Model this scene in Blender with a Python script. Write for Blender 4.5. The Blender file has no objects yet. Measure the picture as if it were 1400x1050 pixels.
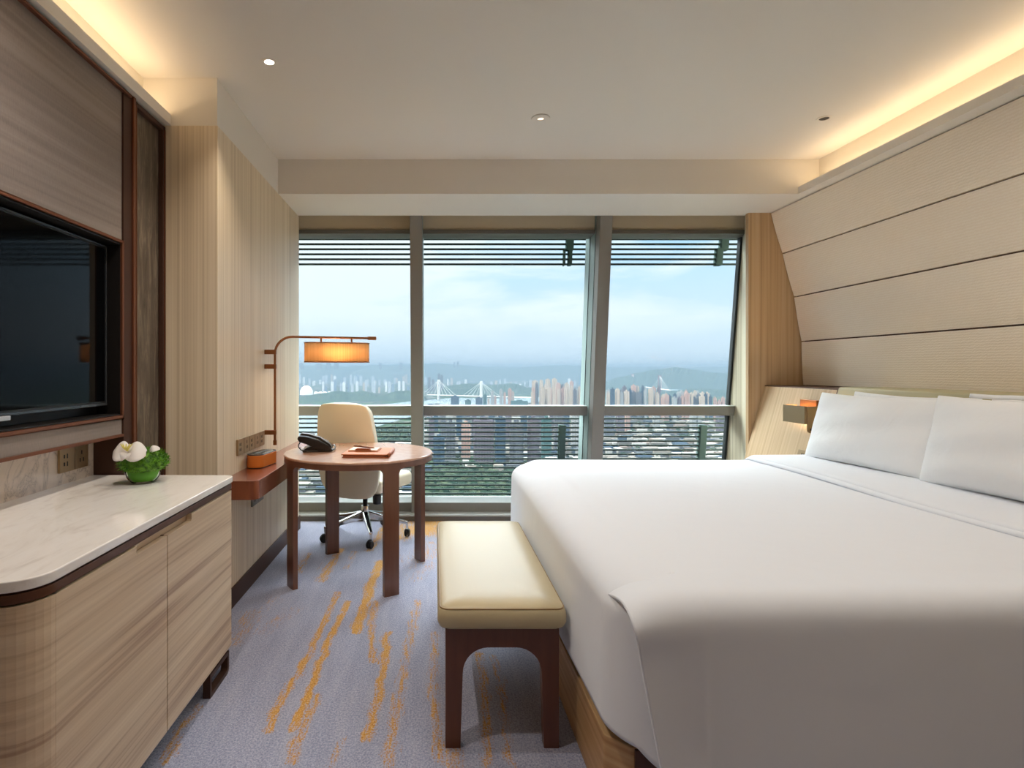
import bpy, bmesh, math, random
from mathutils import Vector, Matrix
C = bpy.context.scene.collection
PI = math.pi
random.seed(7)

# ------------------------------------------------------------------ helpers
def srgb(r, g, b):
    f = lambda c: (c/255/12.92) if c/255 <= .04045 else ((c/255+.055)/1.055)**2.4
    return (f(r), f(g), f(b), 1)

ORG = {}
def props(o, label=None, cat=None, group=None, kind=None):
    if label: o['label'] = label
    if cat: o['category'] = cat
    if group: o['group'] = group
    if kind: o['kind'] = kind
    return o

def thing(name, label, cat, loc=(0, 0, 0), rotz=0, group=None, local=False, kind=None):
    o = bpy.data.objects.new(name, None); C.objects.link(o)
    o.location = loc; o.rotation_euler = (0, 0, rotz); o.empty_display_size = .05
    ORG[o.name] = Vector((0, 0, 0)) if (local or rotz) else Vector(loc)
    return props(o, label, cat, group, kind)

class MB:
    def __init__(s): s.bm = bmesh.new()
    def face(s, vs):
        vs = [v if isinstance(v, bmesh.types.BMVert) else s.bm.verts.new(v) for v in vs]
        try: return s.bm.faces.new(vs)
        except ValueError: return None
    def hexa(s, p):
        v = [s.bm.verts.new(q) for q in p]
        for f in ((3,2,1,0),(4,5,6,7),(0,1,5,4),(1,2,6,5),(2,3,7,6),(3,0,4,7)):
            s.bm.faces.new([v[i] for i in f])
        return s
    def box(s, x0, x1, y0, y1, z0, z1):
        return s.hexa([(x0,y0,z0),(x1,y0,z0),(x1,y1,z0),(x0,y1,z0),(x0,y0,z1),(x1,y0,z1),(x1,y1,z1),(x0,y1,z1)])
    def prism(s, poly, axis, a0, a1):
        def P(u, v, a): return (a,u,v) if axis=='x' else ((u,a,v) if axis=='y' else (u,v,a))
        lo = [s.bm.verts.new(P(u,v,a0)) for u,v in poly]; hi = [s.bm.verts.new(P(u,v,a1)) for u,v in poly]
        n = len(poly)
        s.bm.faces.new(lo[::-1]); s.bm.faces.new(hi)
        for i in range(n): s.bm.faces.new([lo[i], lo[(i+1)%n], hi[(i+1)%n], hi[i]])
        return s
    def tube(s, path, r, n=12, cap=True):
        path = [Vector(p) for p in path]; rings = []
        up = None
        for i, p in enumerate(path):
            t = (path[min(i+1,len(path)-1)] - path[max(i-1,0)]).normalized()
            if up is None:
                up = Vector((0,0,1)) if abs(t.z) < .9 else Vector((1,0,0))
            a = t.cross(up).normalized(); b = a.cross(t).normalized(); up = b
            rr = r[i] if isinstance(r, (list,tuple)) else r
            rings.append([s.bm.verts.new(p + (a*math.cos(2*PI*k/n) + b*math.sin(2*PI*k/n))*rr) for k in range(n)])
        for i in range(len(rings)-1):
            for k in range(n):
                s.bm.faces.new([rings[i][k], rings[i][(k+1)%n], rings[i+1][(k+1)%n], rings[i+1][k]])
        if cap:
            s.bm.faces.new(rings[0][::-1]); s.bm.faces.new(rings[-1])
        return s
    def lathe(s, prof, c=(0,0,0), n=32, cap=True):
        rings = []
        for r, z in prof:
            rings.append([s.bm.verts.new((c[0]+r*math.cos(2*PI*k/n), c[1]+r*math.sin(2*PI*k/n), c[2]+z)) for k in range(n)])
        for i in range(len(rings)-1):
            for k in range(n):
                s.bm.faces.new([rings[i][k], rings[i][(k+1)%n], rings[i+1][(k+1)%n], rings[i+1][k]])
        if cap:
            s.bm.faces.new(rings[0][::-1]); s.bm.faces.new(rings[-1])
        return s
    def grid(s, f, nu, nv, closed_u=False):
        g = [[s.bm.verts.new(f(i/(nu if closed_u else nu-1), j/(nv-1))) for j in range(nv)] for i in range(nu)]
        for i in range(nu if closed_u else nu-1):
            for j in range(nv-1):
                a, b = g[i], g[(i+1)%nu]
                s.bm.faces.new([a[j], b[j], b[j+1], a[j+1]])
        return g
    def xf(s, m):
        bmesh.ops.transform(s.bm, matrix=m, verts=s.bm.verts); return s
    def bevel(s, w, seg=3, ang=30):
        bmesh.ops.remove_doubles(s.bm, verts=s.bm.verts, dist=1e-5)
        s.bm.normal_update()
        e = [e for e in s.bm.edges if len(e.link_faces) == 2 and e.calc_face_angle(0) > math.radians(ang)]
        bmesh.ops.bevel(s.bm, geom=e, offset=w, offset_type='OFFSET', segments=seg, profile=.5, affect='EDGES', clamp_overlap=True)
        return s
    def build(s, name, mat, parent=None, smooth=True, bevel=0, seg=3, mods=(), weld=False):
        if bevel: s.bevel(bevel, seg)
        if weld: bmesh.ops.remove_doubles(s.bm, verts=s.bm.verts, dist=1e-5)
        bmesh.ops.recalc_face_normals(s.bm, faces=s.bm.faces)
        o0 = ORG.get(parent.name, Vector((0,0,0))) if parent else Vector((0,0,0))
        bmesh.ops.translate(s.bm, verts=s.bm.verts, vec=-o0)
        me = bpy.data.meshes.new(name); s.bm.to_mesh(me); s.bm.free()
        ob = bpy.data.objects.new(name, me); C.objects.link(ob)
        if parent: ob.parent = parent
        ORG[ob.name] = o0
        if mat: me.materials.append(mat)
        if smooth:
            me.polygons.foreach_set('use_smooth', [True]*len(me.polygons))
            me.set_sharp_from_angle(angle=math.radians(38))
        for m in mods:
            md = ob.modifiers.new(m[0].lower(), m[0])
            for k, v in m[1].items(): setattr(md, k, v)
        if bevel:
            md = ob.modifiers.new('wn', 'WEIGHTED_NORMAL'); md.keep_sharp = True
        return ob

def struct(o):
    o['kind'] = 'structure'; return o

# ------------------------------------------------------------------ materials
MAT = {}
def newmat(name):
    m = bpy.data.materials.new(name); m.use_nodes = True; MAT[name] = m
    nt = m.node_tree; b = nt.nodes['Principled BSDF']
    return m, nt, b
def N(nt, typ, **kw):
    n = nt.nodes.new(typ)
    for k, v in kw.items():
        if k.startswith('i_'):
            n.inputs[k[2:].replace('_', ' ')].default_value = v
        else: setattr(n, k, v)
    return n
def flat(name, col, rough=.5, metal=0, spec=.5, coat=0, **kw):
    m, nt, b = newmat(name)
    b.inputs['Base Color'].default_value = col; b.inputs['Roughness'].default_value = rough
    b.inputs['Metallic'].default_value = metal; b.inputs['Specular IOR Level'].default_value = spec
    b.inputs['Coat Weight'].default_value = coat
    return m
def ramp(nt, fac, stops, interp='LINEAR'):
    r = nt.nodes.new('ShaderNodeValToRGB'); r.color_ramp.interpolation = interp
    el = r.color_ramp.elements
    while len(el) < len(stops): el.new(.5)
    for e, (p, c) in zip(el, stops): e.position = p; e.color = c
    nt.links.new(fac, r.inputs['Fac']); return r.outputs['Color']
def coords(nt, scale=(1,1,1), rot=(0,0,0), loc=(0,0,0)):
    t = nt.nodes.new('ShaderNodeTexCoord'); mp = nt.nodes.new('ShaderNodeMapping')
    mp.inputs['Scale'].default_value = scale; mp.inputs['Rotation'].default_value = rot; mp.inputs['Location'].default_value = loc
    nt.links.new(t.outputs['Object'], mp.inputs['Vector']); return mp.outputs['Vector']
def noise(nt, vec, scale=5, detail=4, rough=.5, dist=0):
    n = N(nt, 'ShaderNodeTexNoise'); n.inputs['Scale'].default_value = scale; n.inputs['Detail'].default_value = detail
    n.inputs['Roughness'].default_value = rough; n.inputs['Distortion'].default_value = dist
    nt.links.new(vec, n.inputs['Vector']); return n.outputs['Fac']
def bump(nt, b, h, strength=.3, dist=.01):
    n = nt.nodes.new('ShaderNodeBump'); n.inputs['Strength'].default_value = strength; n.inputs['Distance'].default_value = dist
    nt.links.new(h, n.inputs['Height']); nt.links.new(n.outputs['Normal'], b.inputs['Normal'])
def mth(nt, op, a, b=None, c=None, clamp=False):
    n = nt.nodes.new('ShaderNodeMath'); n.operation = op; n.use_clamp = clamp
    for i, v in enumerate((a, b, c)):
        if v is None: continue
        if isinstance(v, (int, float)): n.inputs[i].default_value = v
        else: nt.links.new(v, n.inputs[i])
    return n.outputs[0]
def mixc(nt, fac, a, b, typ='MIX'):
    n = nt.nodes.new('ShaderNodeMix'); n.data_type = 'RGBA'; n.blend_type = typ
    for s, v in ((n.inputs[0], fac), (n.inputs[6], a), (n.inputs[7], b)):
        if isinstance(v, (int, float, tuple)): s.default_value = v
        else: nt.links.new(v, s)
    return n.outputs[2]

def striped_wood(name, a, b_, c, sc=(70,70,.5), rough=.45, amp=1.):
    m, nt, b = newmat(name)
    f1 = noise(nt, coords(nt, sc), 1, 2, .5)
    f2 = noise(nt, coords(nt, (sc[0]*.12, sc[1]*.12, sc[2]*.5)), 1, 2, .5)
    f3 = noise(nt, coords(nt, (sc[0]*3, sc[1]*3, sc[2]*3)), 1, 2, .5)
    f = mth(nt, 'ADD', mth(nt, 'MULTIPLY', f1, .6), mth(nt, 'ADD', mth(nt, 'MULTIPLY', f2, .25), mth(nt, 'MULTIPLY', f3, .15)))
    col = ramp(nt, f, [(.36, a), (.5, b_), (.64, c)])
    nt.links.new(col, b.inputs['Base Color']); b.inputs['Roughness'].default_value = rough
    b.inputs['Specular IOR Level'].default_value = .35
    return m

wall_wood = striped_wood('veneer_vertical', srgb(200,180,152), srgb(219,201,173), srgb(228,212,187), (95,95,.35))
reveal_wood = striped_wood('veneer_reveal', srgb(180,168,138), srgb(214,204,176), srgb(222,214,190), (110,110,.3))
bed_wood = striped_wood('bed_veneer', srgb(170,128,84), srgb(190,150,104), srgb(202,166,122), (1.2,1.2,60))
head_wood = striped_wood('bedside_veneer', srgb(178,146,108), srgb(200,168,128), srgb(208,180,142), (40,40,.5))
side_wood = striped_wood('bedside_panel_veneer', srgb(188,156,118), srgb(204,174,134), srgb(214,186,148), (.01,42,.25))
white_paint = flat('white_ceiling_paint', srgb(226,220,210), .85, spec=.2)
cove_paint = flat('cove_paint', srgb(232,226,214), .85, spec=.2)
dark_bronze = flat('dark_bronze', srgb(72,47,36), .5, .1, spec=.3)
bronze = flat('bronze_band', srgb(104,70,52), .35, .75)
copper = flat('copper_trim', srgb(128,80,58), .4, .7)
dark_void = flat('dark_recess', srgb(18,13,10), .5)
chrome = flat('chrome', srgb(210,210,208), .12, 1)
black_plastic = flat('black_plastic', srgb(24,24,26), .4)
phone_black = flat('phone_black', srgb(30,24,20), .3)
brass = flat('brushed_brass', srgb(172,146,112), .38, .8)
brass_dark = flat('lamp_bronze', srgb(150,98,62), .35, .8)
alu = flat('aluminium_grey', srgb(130,127,121), .5, .15)
alu_light = flat('aluminium_pale', srgb(196,204,202), .45, .1)
alu_side = flat('aluminium_side', srgb(140,156,152), .5, .1)
alu_dark = flat('head_frame_grey', srgb(96,92,84), .5, .1)
sill_stone = flat('sill_stone', srgb(178,180,176), .35)
kick_grey = flat('kick_grey', srgb(104,98,90), .5)
beige_board = flat('beige_board', srgb(190,176,150), .8)
gasket = flat('gasket', srgb(28,34,34), .6)
cream_leather = flat('cream_leather', srgb(236,228,202), .42, spec=.4)
seam_brown = flat('seam_brown', srgb(92,60,42), .5, .3)

# leather bench
m, nt, b = newmat('olive_cream_leather'); leather_bench = m
b.inputs['Base Color'].default_value = srgb(190,174,138); b.inputs['Roughness'].default_value = .36
bump(nt, b, noise(nt, coords(nt), 300, 2), .06, .002)
m, nt, b = newmat('headboard_leather'); headboard_leather = m
b.inputs['Base Color'].default_value = srgb(186,176,136); b.inputs['Roughness'].default_value = .45
bump(nt, b, noise(nt, coords(nt), 260, 2), .06, .002)

# dark brown wood for table / bench
def brown_wood(name, c1, c2, rough, coat):
    m, nt, b = newmat(name)
    f = noise(nt, coords(nt, (14,14,1.2)), 2, 4, .6)
    nt.links.new(ramp(nt, f, [(.3, c1), (.7, c2)]), b.inputs['Base Color'])
    b.inputs['Roughness'].default_value = rough; b.inputs['Coat Weight'].default_value = coat; b.inputs['Coat Roughness'].default_value = .15
    return m
table_wood = brown_wood('table_leg_brown', srgb(104,66,50), srgb(120,80,62), .35, .2)
table_top_m = brown_wood('table_top_sheen', srgb(192,148,124), srgb(206,164,140), .24, .5)  # paler than the legs: window reflection put into the base colour
bench_wood = brown_wood('bench_mahogany', srgb(84,42,24), srgb(100,54,32), .35, .2)
shelf_m = brown_wood('shelf_lacquer', srgb(150,84,58), srgb(162,94,66), .24, .3); shelf_m.node_tree.nodes['Principled BSDF'].inputs['Metallic'].default_value = .65

# console wood: grain along Y
m, nt, b = newmat('console_zebra_veneer'); console_wood = m
v = coords(nt, (2, .55, 30))
f1 = noise(nt, v, 1, 3, .55, .6)
f2 = noise(nt, coords(nt, (4, 1.1, 110)), 1, 2, .5, .3)
f = mth(nt, 'ADD', mth(nt, 'MULTIPLY', f1, .72), mth(nt, 'MULTIPLY', f2, .28))
nt.links.new(ramp(nt, f, [(.34, srgb(176,146,120)), (.47, srgb(208,183,152)), (.62, srgb(224,202,172))]), b.inputs['Base Color'])
b.inputs['Roughness'].default_value = .45

# marble
m, nt, b = newmat('white_marble'); marble = m
v = coords(nt, (6, 1.6, 6), (0, 0, .35))
n1 = noise(nt, v, 1.6, 8, .62, 1.6)
n2 = noise(nt, coords(nt, (3, 1, 3), (0,0,.3)), 1.3, 4, .5, .4)
c = ramp(nt, n1, [(.30, srgb(222,214,208)), (.44, srgb(244,239,234)), (.56, srgb(248,244,240)), (.66, srgb(236,230,225))])
c = mixc(nt, .22, c, ramp(nt, n2, [(.35, srgb(206,194,184)), (.65, srgb(242,238,234))]))
nt.links.new(c, b.inputs['Base Color']); b.inputs['Roughness'].default_value = .09
m, nt, b = newmat('veined_marble'); marble_back = m
n1 = noise(nt, coords(nt, (1, 3.0, 2.0), (.5,0,0)), 2.4, 9, .62, 1.2)
r1 = ramp(nt, mth(nt, 'ABSOLUTE', mth(nt, 'SUBTRACT', n1, .5)), [(0, srgb(120,110,112)), (.008, srgb(196,182,172)), (.06, srgb(226,212,200))])
n2 = noise(nt, coords(nt, (1,1,1)), 6, 5, .6)
c = mixc(nt, .35, r1, ramp(nt, n2, [(.3, srgb(200,186,176)), (.7, srgb(236,226,216))]))
nt.links.new(c, b.inputs['Base Color']); b.inputs['Roughness'].default_value = .15

# stone inlay
m, nt, b = newmat('dark_stone'); stone_m = m
n1 = noise(nt, coords(nt, (14,14,2.2), (.15,0,0)), 2.2, 9, .7, .8)
nt.links.new(ramp(nt, n1, [(.3, srgb(66,56,48)), (.5, srgb(98,88,78)), (.66, srgb(140,128,112))]), b.inputs['Base Color'])
b.inputs['Roughness'].default_value = .35

# taupe upholstered panel
m, nt, b = newmat('taupe_wall_fabric'); taupe = m
n1 = noise(nt, coords(nt, (1, .6, 34), (.05,0,0)), 1, 3, .5, .3)
n2 = noise(nt, coords(nt, (400,400,40)), 1, 2)
c = ramp(nt, mth(nt, 'ADD', mth(nt, 'MULTIPLY', n1, .7), mth(nt, 'MULTIPLY', n2, .3)), [(.35, srgb(112,98,90)), (.65, srgb(140,126,117))])
nt.links.new(c, b.inputs['Base Color']); b.inputs['Roughness'].default_value = .6
b.inputs['Sheen Weight'].default_value = .2
bump(nt, b, n2, .2, .002)

# cream rippled wall covering
m, nt, b = newmat('cream_rippled_covering'); ripple = m
b.inputs['Base Color'].default_value = srgb(226,204,176); b.inputs['Roughness'].default_value = .6
w = N(nt, 'ShaderNodeTexWave', wave_type='BANDS', bands_direction='Z'); w.inputs['Scale'].default_value = 22
w.inputs['Distortion'].default_value = 3.0; w.inputs['Detail'].default_value = 1; w.inputs['Detail Scale'].default_value = 2.2
nt.links.new(coords(nt, (1, 1.6, 1)), w.inputs['Vector'])
nt.links.new(ramp(nt, w.outputs['Fac'], [(0, srgb(246,230,208)), (1, srgb(251,237,218))]), b.inputs['Base Color'])
bump(nt, b, w.outputs['Fac'], .22, .004)

# linen
m, nt, b = newmat('white_cotton'); cotton = m
b.inputs['Base Color'].default_value = srgb(228,231,237); b.inputs['Roughness'].default_value = .8
b.inputs['Sheen Weight'].default_value = .15; b.inputs['Specular IOR Level'].default_value = .2
n1 = noise(nt, coords(nt, (1,1,1)), 3.2, 3, .5, .3)
bump(nt, b, n1, .22, .03)
m, nt, b = newmat('pillow_cotton'); pillow_m = m
b.inputs['Base Color'].default_value = srgb(238,238,238); b.inputs['Roughness'].default_value = .8
b.inputs['Sheen Weight'].default_value = .15; b.inputs['Specular IOR Level'].default_value = .2
n1 = noise(nt, coords(nt, (1,1,1)), 7, 4, .5, .6)
bump(nt, b, n1, .3, .02)

# carpet
def fp(x, y):
    d = 1.26*800/(y-505); return ((x-595)*d/800, d)
STROKES = [
 ([(477,823),(457,860),(443,894),(424,943),(400,998)], .018, .95),
 ([(461,811),(446,846),(426,886),(411,917),(389,948),(366,998)], .020, .8),
 ([(434,951),(411,1000),(400,1040)], .022, .7),
 ([(530,866),(523,920),(514,968),(500,1010)], .020, .85),
 ([(514,823),(507,854),(511,905)], .020, .75),
 ([(522,768),(508,797),(500,823),(486,863)], .030, 1.),
 ([(573,821),(560,871),(551,923),(540,980),(532,1040)], .024, .62),
 ([(466,751),(452,774),(438,794)], .030, .8),
 ([(423,757),(406,783)], .030, .6),
 ([(486,754),(474,777)], .024, .5),
 ([(343,837),(323,877)], .05, .48),
 ([(400,834),(360,863)], .05, .36),
 ([(372,820),(345,850)], .05, .36),
 ([(271,968),(246,1000),(225,1040)], .02, .6),
 ([(588,714),(576,726)], .16, 1.),
 ([(560,716),(545,735)], .10, .75),
 ([(590,745),(575,765)], .10, .5),
 ([(524,722),(515,738),(505,752)], .03, .8),
 ([(545,760),(565,775)], .05, .35),
 ([(590,770),(568,790)], .06, .4),
 ([(595,865),(592,950),(602,1040)], .022, .6),
 ([(656,895),(665,970),(664,1045)], .024, .6),
 ([(674,897),(690,960),(696,1040)], .018, .55),
 ([(471,1010),(452,1048)], .02, .5),
 ([(614,1020),(622,1050)], .03, .6),
 ([(448,758),(430,790)], .02, .3),
 ([(690,1000),(700,1048)], .02, .3),
]
EXTRA = [([(.3,.5),(.25,1.1)], .03,.7), ([(-.5,.4),(-.42,1.2)], .03,.6), ([(.05,.2),(.0,1.3)], .02,.7), ([(1.2,.2),(1.1,1.1)], .03,.6), ([(2.3,4.0),(1.9,4.5)], .08,.6), ([(1.0,3.9),(.9,4.7)], .06,.8), ([(.5,4.1),(.4,4.7)], .05,.6)]
m, nt, b = newmat('blue_grey_carpet'); carpet = m
tc = nt.nodes.new('ShaderNodeTexCoord'); sep = nt.nodes.new('ShaderNodeSeparateXYZ')
dv = coords(nt, (1,1,1))
nz = N(nt, 'ShaderNodeTexNoise'); nz.inputs['Scale'].default_value = 9; nz.inputs['Detail'].default_value = 4
nt.links.new(dv, nz.inputs['Vector'])
off = nt.nodes.new('ShaderNodeVectorMath'); off.operation = 'SUBTRACT'; off.inputs[1].default_value = (.5,.5,.5)
nt.links.new(nz.outputs['Color'], off.inputs[0])
sc_ = nt.nodes.new('ShaderNodeVectorMath'); sc_.operation = 'SCALE'; sc_.inputs['Scale'].default_value = .05
nt.links.new(off.outputs[0], sc_.inputs[0])
ad = nt.nodes.new('ShaderNodeVectorMath'); ad.operation = 'ADD'
nt.links.new(tc.outputs['Object'], ad.inputs[0]); nt.links.new(sc_.outputs[0], ad.inputs[1])
nt.links.new(ad.outputs[0], sep.inputs[0])
SX, SY = sep.outputs['X'], sep.outputs['Y']
mask = None
segs = []
for pts, w_, s_ in STROKES:
    q = [fp(*p) for p in pts]
    for i in range(len(q)-1): segs.append((q[i], q[i+1], w_, s_))
for pts, w_, s_ in EXTRA: segs.append((pts[0], pts[1], w_, s_))
for (x0,y0),(x1,y1),w_,s_ in segs:
    L2 = (x1-x0)**2+(y1-y0)**2
    # t = clamp(((X-x0)*dx+(Y-y0)*dy)/L2)
    tx = mth(nt,'MULTIPLY_ADD', SX, (x1-x0)/L2, -(x0*(x1-x0)+y0*(y1-y0))/L2)
    t = mth(nt,'MULTIPLY_ADD', SY, (y1-y0)/L2, tx, clamp=True)
    ex = mth(nt,'SUBTRACT', SX, mth(nt,'MULTIPLY_ADD', t, x1-x0, x0))
    ey = mth(nt,'SUBTRACT', SY, mth(nt,'MULTIPLY_ADD', t, y1-y0, y0))
    d2 = mth(nt,'MULTIPLY_ADD', ex, ex, mth(nt,'MULTIPLY', ey, ey))
    g = mth(nt,'MULTIPLY', mth(nt,'SUBTRACT', 1, mth(nt,'MULTIPLY', d2, 1/(w_*w_*2.2)), clamp=True), s_)
    mask = g if mask is None else mth(nt,'MAXIMUM', mask, g)
br = noise(nt, coords(nt, (70,9,1)), 1, 5, .75)
fine = noise(nt, coords(nt, (1,.8,1)), 150, 2, .8)
thr = mth(nt,'ADD', mth(nt,'MULTIPLY_ADD', br, 2.4, mth(nt,'MULTIPLY', fine, 1.7)), -1.62)
mk = mth(nt,'MULTIPLY', mth(nt,'SUBTRACT', mth(nt,'ADD', mask, .0), thr), 2.6, clamp=True)
mk = mth(nt,'MULTIPLY', mk, mth(nt,'MULTIPLY', mask, 6, clamp=True))
base = ramp(nt, noise(nt, coords(nt, (14,2.4,1)), 1.2, 6, .65), [(.34, srgb(130,134,158)), (.5, srgb(148,151,175)), (.66, srgb(168,168,184))])
base = mixc(nt, .6, base, ramp(nt, fine, [(.32, srgb(94,100,130)), (.68, srgb(200,200,214))]))
gold = ramp(nt, fine, [(.32, srgb(160,100,18)), (.68, srgb(230,180,92))])
col = mixc(nt, mk, base, gold)
nt.links.new(col, b.inputs['Base Color']); b.inputs['Roughness'].default_value = .95; b.inputs['Specular IOR Level'].default_value = .1
b.inputs['Sheen Weight'].default_value = .25
bump(nt, b, fine, .5, .006)

# glass panes: thin, tinted slightly
def glass_mat(name, tint, ior=1.2):
    m = bpy.data.materials.new(name); m.use_nodes = True; nt = m.node_tree; nt.nodes.clear()
    o = nt.nodes.new('ShaderNodeOutputMaterial'); tr = nt.nodes.new('ShaderNodeBsdfTransparent'); gl = nt.nodes.new('ShaderNodeBsdfGlossy')
    tr.inputs['Color'].default_value = tint; gl.inputs['Roughness'].default_value = .02
    fr = nt.nodes.new('ShaderNodeFresnel'); fr.inputs['IOR'].default_value = ior
    mx = nt.nodes.new('ShaderNodeMixShader')
    nt.links.new(fr.outputs[0], mx.inputs[0]); nt.links.new(tr.outputs[0], mx.inputs[1]); nt.links.new(gl.outputs[0], mx.inputs[2])
    nt.links.new(mx.outputs[0], o.inputs[0]); return m
pane = glass_mat('window_glass', (.94,.975,.97,1))
vase_glass = glass_mat('clear_glass', (.93,.97,.92,1), 1.07)

# lamp shade (translucent, pleated)
m, nt, b = newmat('pleated_shade'); shade_m = m
out = nt.nodes['Material Output']
tl = nt.nodes.new('ShaderNodeBsdfTranslucent'); df = nt.nodes.new('ShaderNodeBsdfDiffuse'); mx = nt.nodes.new('ShaderNodeMixShader')
pc = ramp(nt, noise(nt, coords(nt, (260,260,.5)), 1, 1), [(.35, srgb(222,186,142)), (.65, srgb(240,208,164))])
nt.links.new(pc, tl.inputs[0]); nt.links.new(pc, df.inputs[0]); mx.inputs[0].default_value = .6
nt.links.new(df.outputs[0], mx.inputs[1]); nt.links.new(tl.outputs[0], mx.inputs[2]); nt.links.new(mx.outputs[0], out.inputs[0])
def emit(name, col, s):
    m, nt, b = newmat(name); b.inputs['Base Color'].default_value = (0,0,0,1)
    b.inputs['Emission Color'].default_value = col; b.inputs['Emission Strength'].default_value = s; return m
led_on = emit('lit_led', (1,.9,.74,1), 10)
led_dim = emit('dim_led', (1,.72,.42,1), 1.6)
led_strip = emit('led_strip', (1,.70,.38,1), 6)

# ------------------------------------------------------------------ room
ZC, ZS = 2.706, 2.469
def YF(z, off=0): return 4.60 + .145*(2.465 - z) + off
def lean(mb, x0, x1, o0, o1, z0, z1):
    return mb.hexa([(x0,YF(z0,o0),z0),(x1,YF(z0,o0),z0),(x1,YF(z0,o1),z0),(x0,YF(z0,o1),z0),(x0,YF(z1,o0),z1),(x1,YF(z1,o0),z1),(x1,YF(z1,o1),z1),(x0,YF(z1,o1),z1)])
B = lambda *a: MB().box(*a)

struct(B(-1.75, 3.0, -2.2, 4.87, -.12, 0).build('floor', carpet, smooth=False))
struct(B(-1.75, 3.0, -2.2, 4.03, ZC, ZC+.15).build('ceiling', white_paint, smooth=False))
struct(MB().box(-1.75, 3.0, 4.03, 4.60, ZS, ZC+.15).box(-1.75,3.0,4.60,5.2,2.66,ZC+.15).build('ceiling', white_paint, smooth=False))
struct(B(-1.75, 3.0, -2.2, -2.0, 0, ZC).build('wall_back', wall_wood, smooth=False))
# left pier
struct(B(-1.75, -1.078, 2.90, 4.63, 0, ZS).build('wall_left', wall_wood, bevel=.003))
struct(B(-1.75, -1.082, 2.904, 4.63, ZS, ZC).build('wall_left', white_paint, smooth=False))
struct(B(-1.75, -1.55, 4.63, 5.3, 0, ZC).build('wall_left', wall_wood, smooth=False))
struct(MB().box(-1.078, -1.068, 2.90, 4.636, 0, .105).box(-1.2,-1.068,4.63,4.64,0,.105).build('baseboard_left', dark_bronze, bevel=.002))
# left cove
struct(B(-1.75, -1.45, -2.0, 2.904, ZS, ZC).build('wall_left', cove_paint, smooth=False))
struct(MB().box(-1.46, -1.309, -2.0, 2.902, ZS, ZS+.012).box(-1.329, -1.309, -2.0, 2.902, ZS+.012, ZS+.052).build('trim_1', white_paint, smooth=False))
# left tv wall core
XL = -1.345
struct(MB().box(-1.75, XL, -2.0, 2.51, 1.80, ZS).box(-1.75, -1.45, 1.05, 2.51, 1.063, 1.80).box(-1.75, XL, -2.0, 1.05, 1.063, 1.80)
       .box(-1.75, XL, -2.0, 2.51, .977, 1.063).build('wall_left', taupe, smooth=False))
struct(B(-1.75, -1.466, -2.0, 2.51, 0, .977).build('wall_left', marble_back, smooth=False))
struct(MB().box(-1.46,XL-.002,1.052,2.508,1.065,1.07).box(-1.46,XL-.002,1.052,2.508,1.793,1.798).box(-1.46,XL-.002,2.500,2.508,1.065,1.798)
       .box(-1.452,-1.448,1.052,2.508,1.065,1.798).build('trim_2', dark_void, smooth=False))
struct(MB().box(XL-.01,XL+.008,1.04,2.515,1.800,1.812).box(XL-.01,XL+.008,1.04,2.515,1.050,1.064).box(XL-.01,XL+.008,2.503,2.515,1.05,1.812)
       .box(XL-.01,XL+.008,1.04,1.052,1.05,1.812).box(XL-.01,XL+.008,-2,2.515,.972,.984).build('trim_3', copper, bevel=.002))
struct(B(-1.75, -1.338, 2.512, 2.60, 0, ZS).build('wall_left', dark_bronze, smooth=False))
struct(MB().box(-1.345,-1.328,2.580,2.600,.0,ZS-.005).box(-1.345,-1.325,-2.0,2.56,ZS-.022,ZS-.012).build('trim_4', copper, bevel=.003))
struct(B(-1.75, -1.36, 2.60, 2.90, 0, ZS).build('wall_left', stone_m, smooth=False))
struct(MB().box(-1.36,-1.335,2.60,2.625,0,ZS-.01).box(-1.36,-1.335,2.872,2.898,0,ZS-.01).box(-1.36,-1.335,2.60,2.898,ZS-.035,ZS-.012).build('trim_5', dark_bronze, bevel=.003))
struct(MB().box(-1.337,-1.33,2.606,2.612,0,ZS-.03).box(-1.337,-1.33,2.882,2.888,0,ZS-.03).build('trim_6', copper, smooth=False))

# right wall: leaning panels over a dark backing
PR = [(2.588,ZS-.002),(2.678,2.153),(2.768,1.819),(2.825,1.475),(2.838,1.136),(2.842,.0)]
back = [(x+.022, z) for x, z in PR] + [(3.05, 0), (3.05, ZS+.0)]
wr = struct(MB().prism(back, 'y', -2.0, 4.51).build('wall_right', seam_brown, smooth=False))
def lerp(a, b, t): return (a[0]+(b[0]-a[0])*t, a[1]+(b[1]-a[1])*t)
for i in range(len(PR)-1):
    a, b2 = PR[i], PR[i+1]
    L = math.dist(a, b2); g = .005/L
    n = 7; pts = []
    dx, dz = b2[0]-a[0], b2[1]-a[1]; nx, nz_ = dz/L, -dx/L    # points to the room
    for k in range(n+1):
        t = g + (1-2*g)*k/n; p = lerp(a, b2, t); bow = .004*math.sin(PI*k/n)
        pts.append((p[0]+nx*bow, p[1]+nz_*bow))
    poly = pts + [(p[0]+.03, p[1]) for p in (pts[-1], pts[0])]
    MB().prism(poly, 'y', -1.99, 4.512).build('panel', ripple, wr, bevel=0)
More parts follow.
